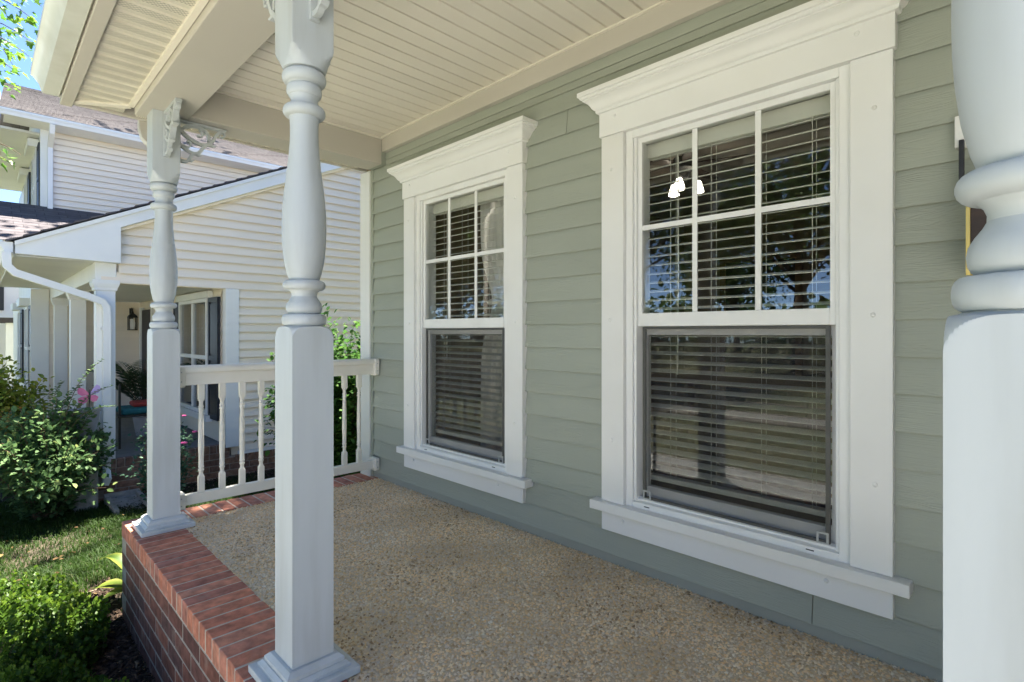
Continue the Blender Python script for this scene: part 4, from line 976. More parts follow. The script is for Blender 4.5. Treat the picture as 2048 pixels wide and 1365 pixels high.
# ================================================================== SMALL GARDEN THINGS
sb = thing('splash_block', (-3.25, -1.13, NG), 'weathered pebbly concrete splash block under the neighbour downspout', 'splash block')
m = MB(); zb = GZ - .09
for x0, x1, y0, y1, h0, h1 in ((-3.45, -2.85, -1.29, -1.25, .10, .085), (-3.45, -2.85, -1.01, -.97, .10, .085), (-3.45, -2.85, -1.25, -1.01, .06, .03)):
    m.hexa([(x0, y0, zb - .05), (x1, y0, zb - .05), (x1, y1, zb - .05), (x0, y1, zb - .05), (x0, y0, zb + h0), (x1, y0, zb + h1), (x1, y1, zb + h1), (x0, y1, zb + h0)])
m.build('trough', CONC, sb)
MB().box(-3.49, -3.451, -1.29, -.97, zb - .05, zb + .11).build('back_lip', CONC, sb)
pl = thing('planter', (-3.36, -1.50, .05), 'tapered grey planter pot on the neighbour porch corner behind the shrub', 'planter')
MB().lathe([(.085, .02), (.09, .03), (.128, .31), (.140, .315), (.142, .345), (.128, .345), (.118, .32), (.02, .30)], -3.42, -1.46, 24).build('pot', POTM, pl, smooth=.6)
MB().box(-3.52, -3.32, -1.56, -1.36, -.70, .02).build('pedestal', CONC, pl, bevel=.006)
bf = thing('butterfly_ornament', (-3.28, -1.44, .3), 'pink and lilac butterfly garden stake standing in the grey planter', 'ornament')
bx, by, bz = -3.30, -1.437, .50
MB().tube([(bx, by, .30), (bx, by, bz - .05)], .004, 6).build('stake', BLACK, bf)
MB().tube([(bx + .01, by, bz - .09), (bx + .012, by, bz - .02), (bx + .01, by + .005, bz + .06)], [.004, .012, .006], 8).build('body', BLACK, bf)
def wing(pts, m_, nm):
    # slightly cupped thin wing with thickness
    mb = MB(); n_ = len(pts)
    mb.rings([[(bx + .012 + (.05 * abs(p[0])) + t, by + p[0], bz + p[1]) for p in pts] for t in (0, .004)]); mb.build(nm, m_, bf)
wing([(-.006, .02), (-.05, .07), (-.085, .085), (-.10, .06), (-.095, .02), (-.06, -.005), (-.006, 0)], PINKW, 'upper_wing')
wing([(.006, .02), (.035, .075), (.06, .105), (.085, .09), (.095, .05), (.07, .015), (.006, 0)], LILAC, 'upper_wing')
wing([(-.006, -.005), (-.06, -.012), (-.095, -.03), (-.09, -.07), (-.055, -.09), (-.02, -.07)], PINKW, 'lower_wing')
wing([(.006, -.005), (.05, -.005), (.075, -.025), (.06, -.065), (.03, -.075), (.008, -.05)], PINKW, 'lower_wing')
tabl = thing('patio_chair', (-4.35, -.86, -.25), 'black metal patio chair with teal and red cushions on the neighbour porch', 'chair')
for xx in (-4.55, -4.15):
    for yy in (-1.05, -.65): MB().box(xx - .012, xx + .012, yy - .012, yy + .012, -.25, .12).build('leg', BLACK, tabl)
for xx in (-4.55, -4.15): MB().box(xx - .012, xx + .012, -1.062, -1.038, .121, .52).build('back_post', BLACK, tabl)
MB().box(-4.57, -4.13, -1.07, -.63, .12, .145).build('seat', BLACK, tabl)
MB().box(-4.56, -4.14, -1.03, -.64, .146, .225).build('cushion', TEAL, tabl, bevel=.03, seg=3)
MB().box(-4.50, -4.22, -.90, -.66, .226, .285).build('cushion', REDC, tabl, bevel=.025, seg=3)
hz = thing('garden_hose', (-3.5, .5, -.4), 'thin black hose hanging from a tap on the neighbour brick plinth', 'hose')
MB().tube([(-3.56, .52, .02), (-3.53, .52, .02), (-3.51, .52, -.01)], .014, 8).build('tap', CLIPM, hz)
MB().tube([(-3.51, .52, -.02), (-3.50, .54, -.12), (-3.49, .62, -.30), (-3.49, .78, -.46), (-3.48, 1.0, -.56), (-3.47, 1.3, -.66), (-3.4, 1.7, -.70)], .011, 8).build('hose', HOSEM, hz, smooth=.8)
MB().tube([(-3.54, .56, -.18), (-3.54, .62, -.28), (-3.54, .72, -.36), (-3.54, .9, -.42)], .006, 6).build('cable', HOSEM, hz, smooth=.8)
fe = thing('garden_fence', (-4.4, -2.3, NG), 'short black wire garden fence at the left edge behind the shrub', 'fence')
for i in range(9): MB().box(-4.2, -4.185, -2.75 + i * .095, -2.738 + i * .095, NG, .02 if i % 3 else .06).build('picket', BLACK, fe)
for zz in (-.02, -.45): MB().box(-4.198, -4.187, -2.75, -1.98, zz - .008, zz + .008).build('wire_rail', BLACK, fe)

# ================================================================== PLANTS
def stems_and_leaves(root, base, dirs_n, height, spread, leaf, size, leafm, shape='oval', per=26, droop=.25, stem_r=.006, start=.25, seed=0, bias=(0, 0), tone_hi=.35, lsp=1., flat=.5):
    """arching stems from one base, leaves set along them"""
    r = np.random.default_rng(seed); parts = []; sm = MB()
    for i in range(dirs_n):
        a = r.uniform(0, 2 * math.pi); e = r.uniform(.15, 1) ** .7; H_ = height * r.uniform(.55, 1.05) * (1 - .35 * e)
        tip = np.array([math.cos(a) * spread[0] * e + bias[0], math.sin(a) * spread[1] * e + bias[1], H_])
        b0 = np.array(base) + np.array([r.uniform(-.08, .08), r.uniform(-.08, .08), 0])
        mid = tip * np.array([.35, .35, .68]); n_ = 9; t = np.linspace(0, 1, n_)[:, None]
        P = b0 + (1 - t) ** 2 * 0 + 2 * (1 - t) * t * mid + t ** 2 * tip; P[:, 2] -= droop * e * (t[:, 0] ** 3) * .3; P += r.normal(0, .01, P.shape) * t
        sm.tube([tuple(p) for p in P], [stem_r * (1 - .8 * k_ / (n_ - 1)) for k_ in range(n_)], 4)
        m_ = int(per * r.uniform(.7, 1.3)); tt = np.sort(r.uniform(start, 1, m_)); idx = tt * (n_ - 1); lo = np.clip(idx.astype(int), 0, n_ - 2); fr_ = (idx - lo)[:, None]
        pp = P[lo] * (1 - fr_) + P[lo + 1] * fr_; tan = unit(P[lo + 1] - P[lo])
        # side twigs: offset leaves from the stem
        sd_ = unit(np.cross(tan, r.normal(0, 1, (m_, 3)))); off = r.uniform(0, 1, (m_, 1)) ** 1.5 * .10 * lsp
        pp = pp + sd_ * off
        D = unit(tan * .5 + sd_ * 1.0 + np.array([0, 0, .1]) + r.normal(0, .25, (m_, 3))); U = unit(np.array([0, 0, 1.]) + r.normal(0, flat, (m_, 3)))
        parts.append(leaves(pp, D, U, size * r.uniform(.65, 1.15, m_), shape, np.clip(r.normal(.45, .22, m_) + tone_hi * (tt - .6), 0, 1)))
    sm.build('stem', TWIG, root); leaf_obj('foliage', parts, leafm, root)

def boxwood(cx, cy, rx, ry, top, label, seed, n_tw):
    root = thing('boxwood', (cx, cy, GZ), label, 'shrub', 'low clipped shrubs at the porch foot'); r = np.random.default_rng(seed); parts = []; sm = MB()
    zb = GZ + .02
    for i in range(n_tw):
        a = r.uniform(0, 2 * math.pi); q = math.sqrt(r.uniform(0, 1)); ux, uy = math.cos(a) * q, math.sin(a) * q
        hz_ = (top - zb) * (1 - .55 * q ** 2.6) * r.uniform(.55, 1.16) + .05 * math.sin(6 * ux + 4 * uy + seed)
        tip = np.array([cx + rx * ux, cy + ry * uy, zb + hz_]); lean = np.array([ux * .35, uy * .35, 1.]) + r.normal(0, .22, 3); lean /= np.linalg.norm(lean)
        Lt = r.uniform(.10, .20); b0 = tip - lean * Lt
        if i % 4 == 0: sm.tube([tuple(np.array([cx + rx * ux * .35, cy + ry * uy * .35, zb])), tuple(b0), tuple(tip)], [.005, .0025, .0012], 3)
        m_ = 15; t = np.linspace(.05, 1, m_)[:, None]; pp = b0 + (tip - b0) * t + r.normal(0, .003, (m_, 3))
        an = np.arange(m_) * 2.4 + r.uniform(0, 6); s0 = np.cross(lean, [1, .2, .1]); s0 /= np.linalg.norm(s0); s1 = np.cross(lean, s0)
        sd_ = np.cos(an)[:, None] * s0 + np.sin(an)[:, None] * s1
        D = unit(sd_ * (1.05 - .7 * t) + lean * (.35 + .6 * t) + r.normal(0, .15, (m_, 3)))
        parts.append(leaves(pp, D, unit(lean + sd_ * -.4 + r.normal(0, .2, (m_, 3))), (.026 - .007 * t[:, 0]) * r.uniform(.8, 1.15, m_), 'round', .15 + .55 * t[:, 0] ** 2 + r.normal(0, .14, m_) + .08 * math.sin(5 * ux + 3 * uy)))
    # inner leaves fill the shade
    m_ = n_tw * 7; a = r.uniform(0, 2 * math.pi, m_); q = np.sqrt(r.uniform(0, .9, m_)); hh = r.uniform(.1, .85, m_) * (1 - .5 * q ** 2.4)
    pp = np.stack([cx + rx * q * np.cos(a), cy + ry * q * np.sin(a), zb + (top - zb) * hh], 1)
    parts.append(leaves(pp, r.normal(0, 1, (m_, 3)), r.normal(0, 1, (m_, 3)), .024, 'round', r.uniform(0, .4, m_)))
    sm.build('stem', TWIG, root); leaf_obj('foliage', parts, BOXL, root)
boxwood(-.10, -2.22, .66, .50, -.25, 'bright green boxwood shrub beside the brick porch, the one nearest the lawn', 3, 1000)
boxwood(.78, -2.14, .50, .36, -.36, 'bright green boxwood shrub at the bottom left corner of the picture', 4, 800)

sh = thing('leafy_shrub', (-3.35, -1.85, NG), 'large loose dark green shrub in front of the neighbour porch', 'shrub')
stems_and_leaves(sh, (-3.30, -1.78, NG), 150, 1.42, (.74, .58), None, .060, SHRL, 'oval', per=66, droop=.5, stem_r=.010, start=.10, seed=5, lsp=1.5, flat=.45)
# a few long whips above it
r_ = np.random.default_rng(8); parts = []; sm = MB()
for tx, ty, tz in ((-3.0, -1.36, .88), (-3.05, -1.28, .60), (-2.95, -1.26, .40), (-3.1, -1.52, .62), (-3.2, -1.66, .66), (-3.25, -1.9, .50)):
    b0 = np.array((-3.22, -1.7, -.1)); tip = np.array((tx, ty, tz)); n_ = 10; t = np.linspace(0, 1, n_)[:, None]; P = b0 + (tip - b0) * t; P[:, 2] += .16 * np.sin(t[:, 0] * math.pi) ; P[:, 1] -= .05 * np.sin(t[:, 0] * math.pi)
    sm.tube([tuple(p) for p in P], [.006 * (1 - .8 * k_ / 9) for k_ in range(10)], 4); m_ = 34; tt = np.linspace(.3, 1, m_); idx = tt * 9; lo = np.clip(idx.astype(int), 0, 8); fr_ = (idx - lo)[:, None]; pp = P[lo] * (1 - fr_) + P[lo + 1] * fr_
    sd_ = np.where((np.arange(m_) % 2)[:, None] == 0, 1, -1) * np.array([[.35, .9, .1]]) + r_.normal(0, .25, (m_, 3))
    parts.append(leaves(pp, sd_ + np.array([0, .3, .35]), np.array([[0, 0, 1.]]) + r_.normal(0, .3, (m_, 3)), .045 * (1.2 - .6 * tt), 'oval', r_.uniform(.4, .95, m_)))
sm.build('whip', TWIG, sh); leaf_obj('whip_foliage', parts, SHRL, sh)

ys = thing('gold_shrub', (-6.2, -2.1, NG), 'yellow green shrub at the left edge behind the large shrub', 'shrub')
stems_and_leaves(ys, (-6.3, -2.12, NG), 110, 1.75, (.75, .65), None, .065, YELL, 'oval', per=80, droop=.3, stem_r=.010, start=.08, seed=6, lsp=1.6)
ys2 = thing('reddish_shrub', (-4.7, -2.05, NG), 'rounded shrub with reddish yellow tips beside the gold shrub', 'shrub')
REDL = leaf_mat('red_tip_leaf', [(0, (.04, .09, .015)), (.55, (.11, .17, .03)), (.85, (.30, .22, .04)), (1, (.34, .14, .04))], trans=.3)
stems_and_leaves(ys2, (-4.75, -1.95, NG), 90, 1.12, (.55, .45), None, .05, REDL, 'oval', per=70, droop=.25, stem_r=.008, start=.08, seed=16, lsp=1.5, tone_hi=.9)
bb = thing('burning_bush', (-2.5, .85, NG), 'tall green layered shrub between the houses behind the railing', 'shrub')
stems_and_leaves(bb, (-2.45, .92, NG), 120, 2.40, (.62, .95), None, .070, BURL, 'oval', per=190, droop=.5, stem_r=.010, start=.04, seed=9, lsp=2.6, flat=.25)
rs = thing('rose_bush', (-2.75, -.75, NG), 'rose bush with pink blooms growing behind the corner post', 'rose bush')
stems_and_leaves(rs, (-2.9, -.86, NG), 46, 1.15, (.26, .26), None, .042, ROSEL, 'oval', per=46, droop=.2, stem_r=.005, start=.12, seed=12, lsp=1.2)
def rose(p, r0):
    m = MB()
    for k_ in range(3):
        n_ = 5 + k_; rr = r0 * (.4 + .3 * k_)
        for i in range(n_):
            a = 2 * math.pi * i / n_ + k_; c, s_ = math.cos(a), math.sin(a); t = .004; ww = rr * .75
            ax = Vector((c, s_, 0)); tx = Vector((-s_, c, 0)); b = Vector(p)
            q = [b + ax * rr * .25, b + ax * rr + tx * ww + Vector((0, 0, r0 * .5)), b + ax * rr * 1.05 + Vector((0, 0, r0 * .75)), b + ax * rr - tx * ww + Vector((0, 0, r0 * .5))]
            m.hexa([*q, *[v + Vector((0, 0, t)) for v in q]])
    m.build('bloom', PINK, rs)
rose((-2.60, -.742, -.01), .026); rose((-2.62, -.64, .095), .02); rose((-2.78, -.70, .25), .018)
hs_ = thing('hosta', (-.62, -1.60, GZ), 'yellow green hosta with broad leaves against the brick corner', 'plant')
parts = []
for i, (a, L_, el) in enumerate(((3.75, .30, .55), (3.5, .24, .35), (4.1, .27, .2), (4.5, .22, .4), (2.6, .2, .6), (3.3, .25, .12), (4.9, .2, .3), (2.0, .18, .5))):
    n_ = 9; P = []; d = np.array([math.cos(a), math.sin(a), 0]); s_ = np.array([-d[1], d[0], 0])
    rowsV = []
    for k_ in range(n_):
        t = k_ / (n_ - 1); c = np.array([-.44, -1.47, GZ + .05]) + d * L_ * t * 1.25 + np.array([0, 0, L_ * el * 1.4 * math.sin(t * 2.1)]); wd = .052 * math.sin(math.pi * min(1, .06 + t * .94)) ** .8 * (1 if t > .25 else .25 + 3 * t)
        rowsV += [c - s_ * wd + np.array([0, 0, .018 * (wd / .07)]), c, c + s_ * wd + np.array([0, 0, .018 * (wd / .07)])]
    F = []
    for k_ in range(n_ - 1):
        for j in range(2): F.append((k_ * 3 + j, k_ * 3 + j + 1, k_ * 3 + j + 4, k_ * 3 + j + 3))
    tone = np.tile([.95, .2 + .3 * (i % 2), .95], n_) if i != 1 else np.tile([.35, .0, .35], n_)
    o = link('leaf', np_mesh('leaf', np.array(rowsV), np.array(F), tone, smooth=True), HOST, hs_)
pm_ = thing('potted_palm', (-5.0, -.6, -.25), 'dark feathery palm in a pot on the neighbour porch', 'palm')
MB().lathe([(.11, -.254), (.15, .0), (.16, .01), (.14, .01), (.02, -.02)], -5.05, -.62, 16).build('pot', POTM, pm_, smooth=.6)
parts = []; sm = MB(); r_ = np.random.default_rng(21)
for i in range(17):
    a = i * 2.4; e = r_.uniform(.4, 1); L_ = r_.uniform(.6, .95); n_ = 16; t = np.linspace(0, 1, n_)[:, None]; d = np.array([math.cos(a) * e, math.sin(a) * e, 0])
    P = np.array([-5.05, -.62, -.02]) + d * L_ * .75 * t ** 1.2 + np.array([0, 0, 1]) * (L_ * 1.25 * t - L_ * .55 * e * t ** 2.4)
    sm.tube([tuple(p) for p in P], [.007 * (1 - .8 * k_ / 15) for k_ in range(16)], 3); tan = unit(np.gradient(P, axis=0)); sdv = unit(np.cross(tan, [0, 0, 1.]))
    for sg in (-1, 1):
        for rep in (0, .5):
            q = slice(4, 16); pp = P[q] + (tan[q] * .02 if rep else 0)
            parts.append(leaves(pp, sdv[q] * sg + tan[q] * .75 + np.array([0, 0, -.12]), np.array([[0, 0, 1.]]) + 0 * pp, .20 * np.sin(np.linspace(.5, 2.9, len(pp))) + .03, 'thin', r_.uniform(0, 1, len(pp))))
for V, F, T in parts: pass
sm.build('stem', TWIG, pm_)
for i in range(len(parts)):
    V, F, T = parts[i]; Vv = V.reshape(-1, 6, 3); mid = (Vv[:, [0]] + Vv[:, [3]]) / 2; ax = unit((Vv[:, 3] - Vv[:, 0]))[:, None, :]; rel = Vv - Vv[:, [0]]; al = (rel * ax).sum(-1, keepdims=True) * ax; parts[i] = ((Vv[:, [0]] + al + (rel - al) * .38).reshape(-1, 3), F, T)
leaf_obj('fronds', parts, PALML, pm_)

# ---- grass and mulch (uncountable)
def grass():
    def blades(n, x0, x1, y0, y1, hmin, hmax, dens):
        X = rng.uniform(x0, x1, n); Y = rng.uniform(y0, y1, n)
        f = .5 + .5 * np.sin(X * 2.3 + 1.1 * np.sin(Y * 3.1)) * np.cos(Y * 2.7 - X * .9); keep = dens(X, Y, f) > rng.random(n)
        X, Y, f = X[keep], Y[keep], f[keep]; n = len(X); Zb = gz(X, Y) - .005
        h = rng.uniform(hmin, hmax, n) * (.6 + .7 * f); a = rng.uniform(0, 2 * math.pi, n); ln = rng.uniform(.2, 1.1, n) * h; wd = rng.uniform(.0018, .004, n)
        dx, dy = np.cos(a), np.sin(a); B = np.stack([X, Y, Zb], 1); S = np.stack([-dy, dx, 0 * dx], 1) * wd[:, None]; D = np.stack([dx, dy, 0 * dx], 1)
        M = B + D * (ln * .35)[:, None] + np.array([0, 0, 1]) * (h * .62)[:, None]; T = B + D * ln[:, None] + np.array([0, 0, 1]) * (h * (1 - .25 * (ln / h)))[:, None]
        V = np.stack([B - S, B + S, M + S * .7, M - S * .7, T], 1).reshape(-1, 3); b = (np.arange(n) * 5)[:, None]
        F4 = b + np.array([0, 1, 2, 3]); F3 = b + np.array([3, 2, 4, 4])
        dry = np.clip(.22 * (X > -1.5) + rng.normal(.40, .2, n) - .2 * f, 0, 1)
        return V, F4, F3, np.repeat(dry, 5)
    def lush(X, Y, f): 
        d = np.clip((-X - .75) / .5, 0, 1); return .10 + .9 * d * np.clip(f * 1.5 + .35, 0, 1)
    V, F4, F3, T = blades(150000, -4.3, -.32, -3.2, 1.6, .035, .085, lush)
    me = bpy.data.meshes.new('grass'); nv = len(V); nq = len(F4)
    tri = F3[:, :3]; loops = np.concatenate([F4.ravel(), tri.ravel()]); ls = np.concatenate([np.arange(nq) * 4, nq * 4 + np.arange(nq) * 3])
    me.vertices.add(nv); me.vertices.foreach_set('co', V.astype(np.float32).ravel()); me.loops.add(len(loops)); me.loops.foreach_set('vertex_index', loops.astype(np.int32))
    me.polygons.add(2 * nq); me.polygons.foreach_set('loop_start', ls.astype(np.int32)); me.update(calc_edges=True)
    at = me.attributes.new('tone', 'FLOAT', 'POINT'); at.data.foreach_set('value', T.astype(np.float32))
    o = link('grass', me, GRASSM); setp(o, 'patchy green lawn grass between the two houses', 'grass', kind='stuff')
grass()
def mulch(name, label, poly, n, zf):
    xs = [p[0] for p in poly]; ys = [p[1] for p in poly]; X = rng.uniform(min(xs), max(xs), n); Y = rng.uniform(min(ys), max(ys), n)
    ins = np.zeros(n, bool); j = len(poly) - 1
    for i in range(len(poly)):
        xi, yi = poly[i]; xj, yj = poly[j]; c = ((yi > Y) != (yj > Y)) & (X < (xj - xi) * (Y - yi) / (yj - yi + 1e-12) + xi); ins ^= c; j = i
    X, Y = X[ins], Y[ins]; n = len(X); a = rng.uniform(0, math.pi, n); L_ = rng.uniform(.008, .03, n); W = rng.uniform(.0025, .007, n); t = rng.uniform(.001, .004, n); z = zf + rng.uniform(0, .018, n); tl = rng.normal(0, .35, n)
    D = np.stack([np.cos(a), np.sin(a), tl], 1) * L_[:, None]; S = np.stack([-np.sin(a), np.cos(a), 0 * a], 1) * W[:, None]; U = np.array([0, 0, 1.]) * t[:, None]; P = np.stack([X, Y, z], 1)
    V = np.stack([P - D - S, P + D - S, P + D + S, P - D + S, P - D - S + U, P + D * .8 - S + U, P + D + S * .6 + U, P - D * .9 + S + U], 1).reshape(-1, 3); b = (np.arange(n) * 8)[:, None]
    F = np.concatenate([b + np.array(q) for q in ((4, 5, 6, 7), (0, 1, 5, 4), (1, 2, 6, 5), (2, 3, 7, 6), (3, 0, 4, 7))], 1).reshape(-1, 4)
    setp(link(name, np_mesh(name, V, F, np.repeat(rng.random(n) ** 1.6, 8)), MULCHM), label, 'mulch', kind='stuff')
mulch('mulch', 'dark shredded bark mulch along the brick porch', [(-.95, -1.6), (-.5, -2.05), (.2, -2.5), (2.0, -2.6), (2.6, -2.6), (2.6, -1.64), (-.2, -1.64)], 16000, GZ + .03)
mulch('mulch', 'dark mulch below the neighbour brick plinth', [(-3.58, -1.2), (-2.9, -1.25), (-2.75, -.6), (-2.7, 2.4), (-3.58, 2.4)], 9000, GZ - .065)

# ---- fallen leaves on lawn and mulch
n_ = 110; X_ = rng.uniform(-3.2, .6, n_); Y_ = rng.uniform(-2.6, -1.0, n_); ok = (X_ < -.4) | (Y_ < -1.68); X_, Y_ = X_[ok], Y_[ok]; n_ = len(X_)
FALL = leaf_mat('fallen_leaf', [(0, (.05, .03, .014)), (.6, (.12, .075, .035)), (1, (.20, .15, .06))], trans=.1, rough=.9, spec=.1)
o = leaf_obj('fallen_leaves', [leaves(np.stack([X_, Y_, gz(X_, Y_) + .055], 1), np.stack([rng.normal(0, 1, n_), rng.normal(0, 1, n_), rng.normal(0, .15, n_)], 1), np.array([0, 0, 1.]) + rng.normal(0, .3, (n_, 3)), rng.uniform(.018, .045, n_), 'oval')], FALL)
setp(o, 'dry fallen leaves scattered on the lawn and mulch', 'leaves', kind='stuff')
# ---- trees
def tree_mesh(seed, h, cr, trunk_r, crown_z, n_cl, per, lsize, shape='oval', lean=(0, 0)):
    r = np.random.default_rng(seed); sm = MB(); n_ = 9
    tp = [(.05 * math.sin(i * .9 + seed) + lean[0] * (i / (n_ - 1)) ** 1.4, .05 * math.cos(i * 1.3 + seed) + lean[1] * (i / (n_ - 1)) ** 1.4, h * .8 * i / (n_ - 1)) for i in range(n_)]
    sm.tube(tp, [trunk_r * (1.25 if i == 0 else 1) * (1 - .75 * i / (n_ - 1)) for i in range(n_)], 10)
    parts = []
    cc = np.array([lean[0], lean[1], crown_z]); rad = np.array([cr, cr, (h - crown_z)])
    for i in range(n_cl):
        d = r.normal(0, 1, 3); d /= np.linalg.norm(d); q = r.uniform(.35, 1) ** .6; low = .55 if d[2] < 0 else 1
        c = cc + d * rad * q * np.array([1, 1, low])
        if i % 4 == 0:
            z0 = max(h * .22, min(c[2] * .6, h * .7)); q0 = (z0 / (h * .8)) ** 1.4; b0 = np.array([lean[0] * q0, lean[1] * q0, z0]); t = np.linspace(0, 1, 6)[:, None]; P = b0 + (c - b0) * t; P[:, 2] += .25 * np.sin(t[:, 0] * math.pi) * r.uniform(-.5, 1)
            sm.tube([tuple(p) for p in P], [trunk_r * .28 * (1 - .85 * k_ / 5) for k_ in range(6)], 5)
        m_ = int(per * r.uniform(.6, 1.3)); pp = c + r.normal(0, 1, (m_, 3)) * np.array([.42, .42, .26]) * cr / 2.4
        D = r.normal(0, 1, (m_, 3)) + np.array([0, 0, -.3]); U = np.array([0, 0, 1.]) + r.normal(0, .6, (m_, 3))
        parts.append(leaves(pp, D, U, lsize * r.uniform(.7, 1.25, m_), shape, np.clip(r.normal(.5, .2) + r.normal(0, .15, m_), 0, 1)))
    return sm, parts
def tree(name, loc, label, seed, h, cr, tr_, cz, n_cl, per, ls, lm, group=None, cat='tree', lean=(0, 0)):
    root = thing(name, loc, label, cat, group); sm, parts = tree_mesh(seed, h, cr, tr_, cz, n_cl, per, ls, lean=lean)
    L_ = Vector(loc)
    sm.v = [tuple(Vector(v) + L_) for v in sm.v]; parts = [(V + np.array(loc), F, T) for V, F, T in parts]
    sm.build('trunk', BARK, root, smooth=1.); leaf_obj('crown', parts, lm, root)
    return root
def copy_tree(src, loc, label, rz=0, sc_=1.):
    o = src.copy(); C.objects.link(o); o.location = loc; o.rotation_euler = (0, 0, rz); o.scale = (sc_,) * 3; o['label'] = label
    for ch in src.children:
        c = ch.copy(); C.objects.link(c); c.parent = o; c.matrix_parent_inverse = Matrix.Translation(-Vector(src.location))
    return o
MAPLE_LOC = (-6.8, -8.2, GZ)
maple = tree('maple_tree', MAPLE_LOC, 'front yard maple whose leafy twigs hang into the top left corner', 31, 11.2, 3.7, .19, 8.4, 330, 130, .13, MAPL)
# low twigs of the maple that hang into view
MAPLEAF = [(0, 0), (.10, .02), (.38, -.10), (.30, .16), (.52, .42), (.28, .40), (.20, .52), (.16, .74), (0, 1.0), (-.16, .74), (-.20, .52), (-.28, .40), (-.52, .42), (-.30, .16), (-.38, -.10), (-.10, .02)]
def maple_twigs():
    r = np.random.default_rng(77); V = []; F = []; T = []; sm = MB()
    fcam = Vector(cam.location)
    def pix(u, v, X_):     # a point in the garden on the plane x = X_
        s_, c_ = math.sin(.7899), math.cos(.7899); q = (u - 1024) / 1079.5; w_ = (664.6 - v) / 1079.5
        d = Vector((-s_ + q * c_, c_ + q * s_, w_)); k_ = (X_ - fcam.x) / d.x; return fcam + d * k_
    twigs = [((-60, -20), (75, 48), -1.6, 17), ((-60, 30), (70, 92), -1.9, 18), ((-60, 60), (62, 118), -1.7, 16), ((-70, 100), (40, 152), -2.0, 13), ((-60, -60), (85, 16), -1.5, 14), ((-70, 120), (14, 172), -2.1, 9), ((-60, 285), (42, 312), -1.4, 6), ((-60, 310), (32, 336), -1.4, 5), ((-60, 20), (30, 140), -2.3, 14)]
    for (a, b, X_, n_) in twigs:
        p0 = pix(*a, X_ - .2); p1 = pix(*b, X_); d = p1 - p0
        path = [p0 + d * t + Vector((0, 0, .05 * math.sin(t * 3))) for t in (0, .25, .5, .75, 1)]; sm = MB(); sm.tube([tuple(p) for p in path], [.006, .005, .004, .003, .0015], 5); sm.build('twig', TWIG, maple)
        for i in range(int(n_ * 1.6)):
            t = r.uniform(.35, 1.02); base = p0 + d * t + Vector(r.normal(0, .04, 3)); sz = r.uniform(.038, .07)
            D = Vector((r.normal(0, .6), r.normal(.5, .5), r.normal(-.35, .35))).normalized(); U = (Vector((0, 0, 1)) + Vector(r.normal(0, .35, 3))).normalized(); S = D.cross(U).normalized(); Nn = S.cross(D)
            b0 = len(V); tone = r.uniform(.25, 1)
            for x_, y_ in MAPLEAF: V.append(base + (S * x_ + D * y_ + Nn * (.18 * abs(x_) - .12 * y_ * y_)) * sz); T.append(tone)
            F.append(tuple(range(b0, b0 + len(MAPLEAF))))
    me = bpy.data.meshes.new('hanging_leaves'); me.from_pydata([tuple(v) for v in V], [], F); at = me.attributes.new('tone', 'FLOAT', 'POINT'); at.data.foreach_set('value', np.array(T, dtype=np.float32))
    link('hanging_leaves', me, MAPL, maple)
maple_twigs()
tree('sun_block_tree', (-1.9, 3.6, GZ), 'unseen leaning tree added to shade the lawn between the two houses', 51, 12.5, 3.6, .2, 9.6, 10, 105, .17, TREEL, lean=(-3.7, -2.4))  # out of view, added to dapple the lawn with shade
r_ = np.random.default_rng(52); pp = np.array([-1.45, 2.75, 9.0]) + r_.normal(0, 1, (1400, 3)) * np.array([.50, .44, .4])
leaf_obj('sun_block_bough', [leaves(pp, r_.normal(0, 1, (1400, 3)), np.array([0, 0, 1.]) + r_.normal(0, .5, (1400, 3)), r_.uniform(.12, .2, 1400), 'oval')], TREEL, bpy.data.objects['sun_block_tree'])  # extra leaf cluster, placed to keep direct sun off the porch end
MB().tube([(-4.2, 2.1, 7.2), (-3.0, 2.6, 8.3), (-1.45, 2.75, 9.0)], [.06, .04, .015], 6).build('limb', BARK, bpy.data.objects['sun_block_tree'])
t0 = tree('street_tree', (-11.5, -13.5, GZ), 'broad shade tree across the front lawn', 41, 12, 4.6, .22, 7.2, 170, 90, .17, TREEL, 'trees along the street')
t1 = tree('street_tree', (-3.0, -19.5, GZ), 'tall oak across the street', 43, 14, 5.2, .28, 7.8, 190, 90, .19, TREEL, 'trees along the street')
copy_tree(t0, (-11.0, -7.4, GZ), 'shade tree on the neighbour front lawn', 2.2, .85)
copy_tree(t0, (-7.0, -13.2, GZ), 'shade tree near the kerb between the maple and the oak', 4.1, .95)
copy_tree(t1, (-16.0, -11.5, GZ), 'oak near the kerb beyond the neighbour lawn', .7, .8)
for i, (xx, yy, s_) in enumerate(((-16, -22, .85), (-24, -20, .9), (-9, -28, .85), (-34, -24, 1.0))):
    copy_tree((t0, t1)[i % 2], (xx, yy, GZ), ['shade tree far across the street, left of the oak', 'shade tree far down the street on the left', 'rear shade tree behind the oak', 'farthest shade tree down the street'][i], i * 1.3, s_)

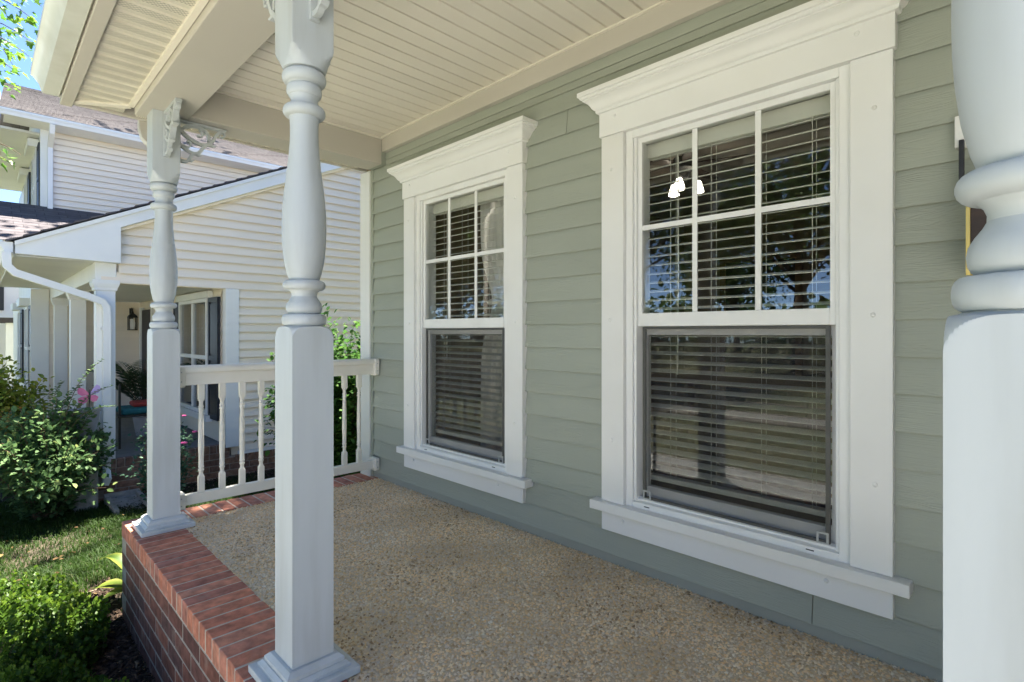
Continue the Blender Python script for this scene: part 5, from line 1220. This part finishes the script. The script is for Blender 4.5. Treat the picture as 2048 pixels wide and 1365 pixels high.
# ---- wooded edge far across the street, one mass
def far_wood():
    r = np.random.default_rng(91); parts = []
    n = 26000; a = r.uniform(R(150), R(395), n) ; d = r.uniform(30, 40, n)
    X_ = d * np.cos(a) * 1.25; Y_ = -4 + d * np.sin(a); k_ = (Y_ < -24) & (X_ < 2); X_, Y_ = X_[k_], Y_[k_]; n = len(X_)
    top = 4.0 + 1.6 * np.sin(X_ * .33) + 1.3 * np.sin(X_ * .9 + 1); Z_ = GZ + r.uniform(0, 1, n) ** .8 * top
    parts.append(leaves(np.stack([X_, Y_, Z_], 1), r.normal(0, 1, (n, 3)), np.array([0, 0, 1.]) + r.normal(0, .7, (n, 3)), r.uniform(.35, .7, n), 'oval', np.clip(r.normal(.4, .2, n) + .12 * np.sin(X_), 0, 1)))
    o = leaf_obj('far_wood', parts, TREEL); setp(o, 'dark wooded edge far across the street', 'wood', kind='stuff')
far_wood()

# ---- pale unseen houses added across the street to bounce sunlight into the porch
def bounce_house(x0, x1, y, h, label, m_):
    t = thing('bounce_house', ((x0 + x1) / 2, y - 4, GZ), label, 'house', 'pale houses added across the street to bounce light')
    MB().box(x0, x1, y - 8, y, GZ - .1, h).build('wall', m_, t)
    for a, b, c, d in ((y - 8.5, h - .1, y - 4, h + 2.6), (y - 4, h + 2.6, y + .5, h - .1)):
        MB().prism([(a, b), (c, d), (c, d + .15), (a, b + .15)], 'x', x0 - .4, x1 + .4).build('roof', SHG, t)
    for sx in (x0 + .01, x1 - .21): MB().prism([(y - 7.9, h), (y - .1, h), (y - 4, h + 2.4)], 'x', sx, sx + .2).build('gable', m_, t)
    n = int((x1 - x0) // 2.4)
    for i in range(n):
        xc = x0 + (x1 - x0) * (i + .5) / n
        for z in ((.4, 3.3) if h > 4 else (.4,)):
            if i == n // 2 and z < 1: MB().box(xc - .5, xc + .5, y + .001, y + .06, GZ, 1.6).build('door', SHUT, t)
            else:
                f = MB().box(xc - .55, xc + .55, y + .001, y + .05, z, z + 1.5).build('window', NTRIM, t); f['_w'] = (0, 0, 0)
                MB().box(xc - .45, xc + .45, y + .051, y + .06, z + .1, z + 1.4).build('pane', GLASSN, f)
bounce_house(3.0, 15.0, -21, 5.4, 'two storey white house added across the street to bounce light, right of the oak', NTRIM)
bounce_house(19.0, 30.0, -21, 5.0, 'two storey cream house added farther right across the street to bounce light', NSID)

for o in bpy.data.objects:
    if '_w' in o: del o['_w']
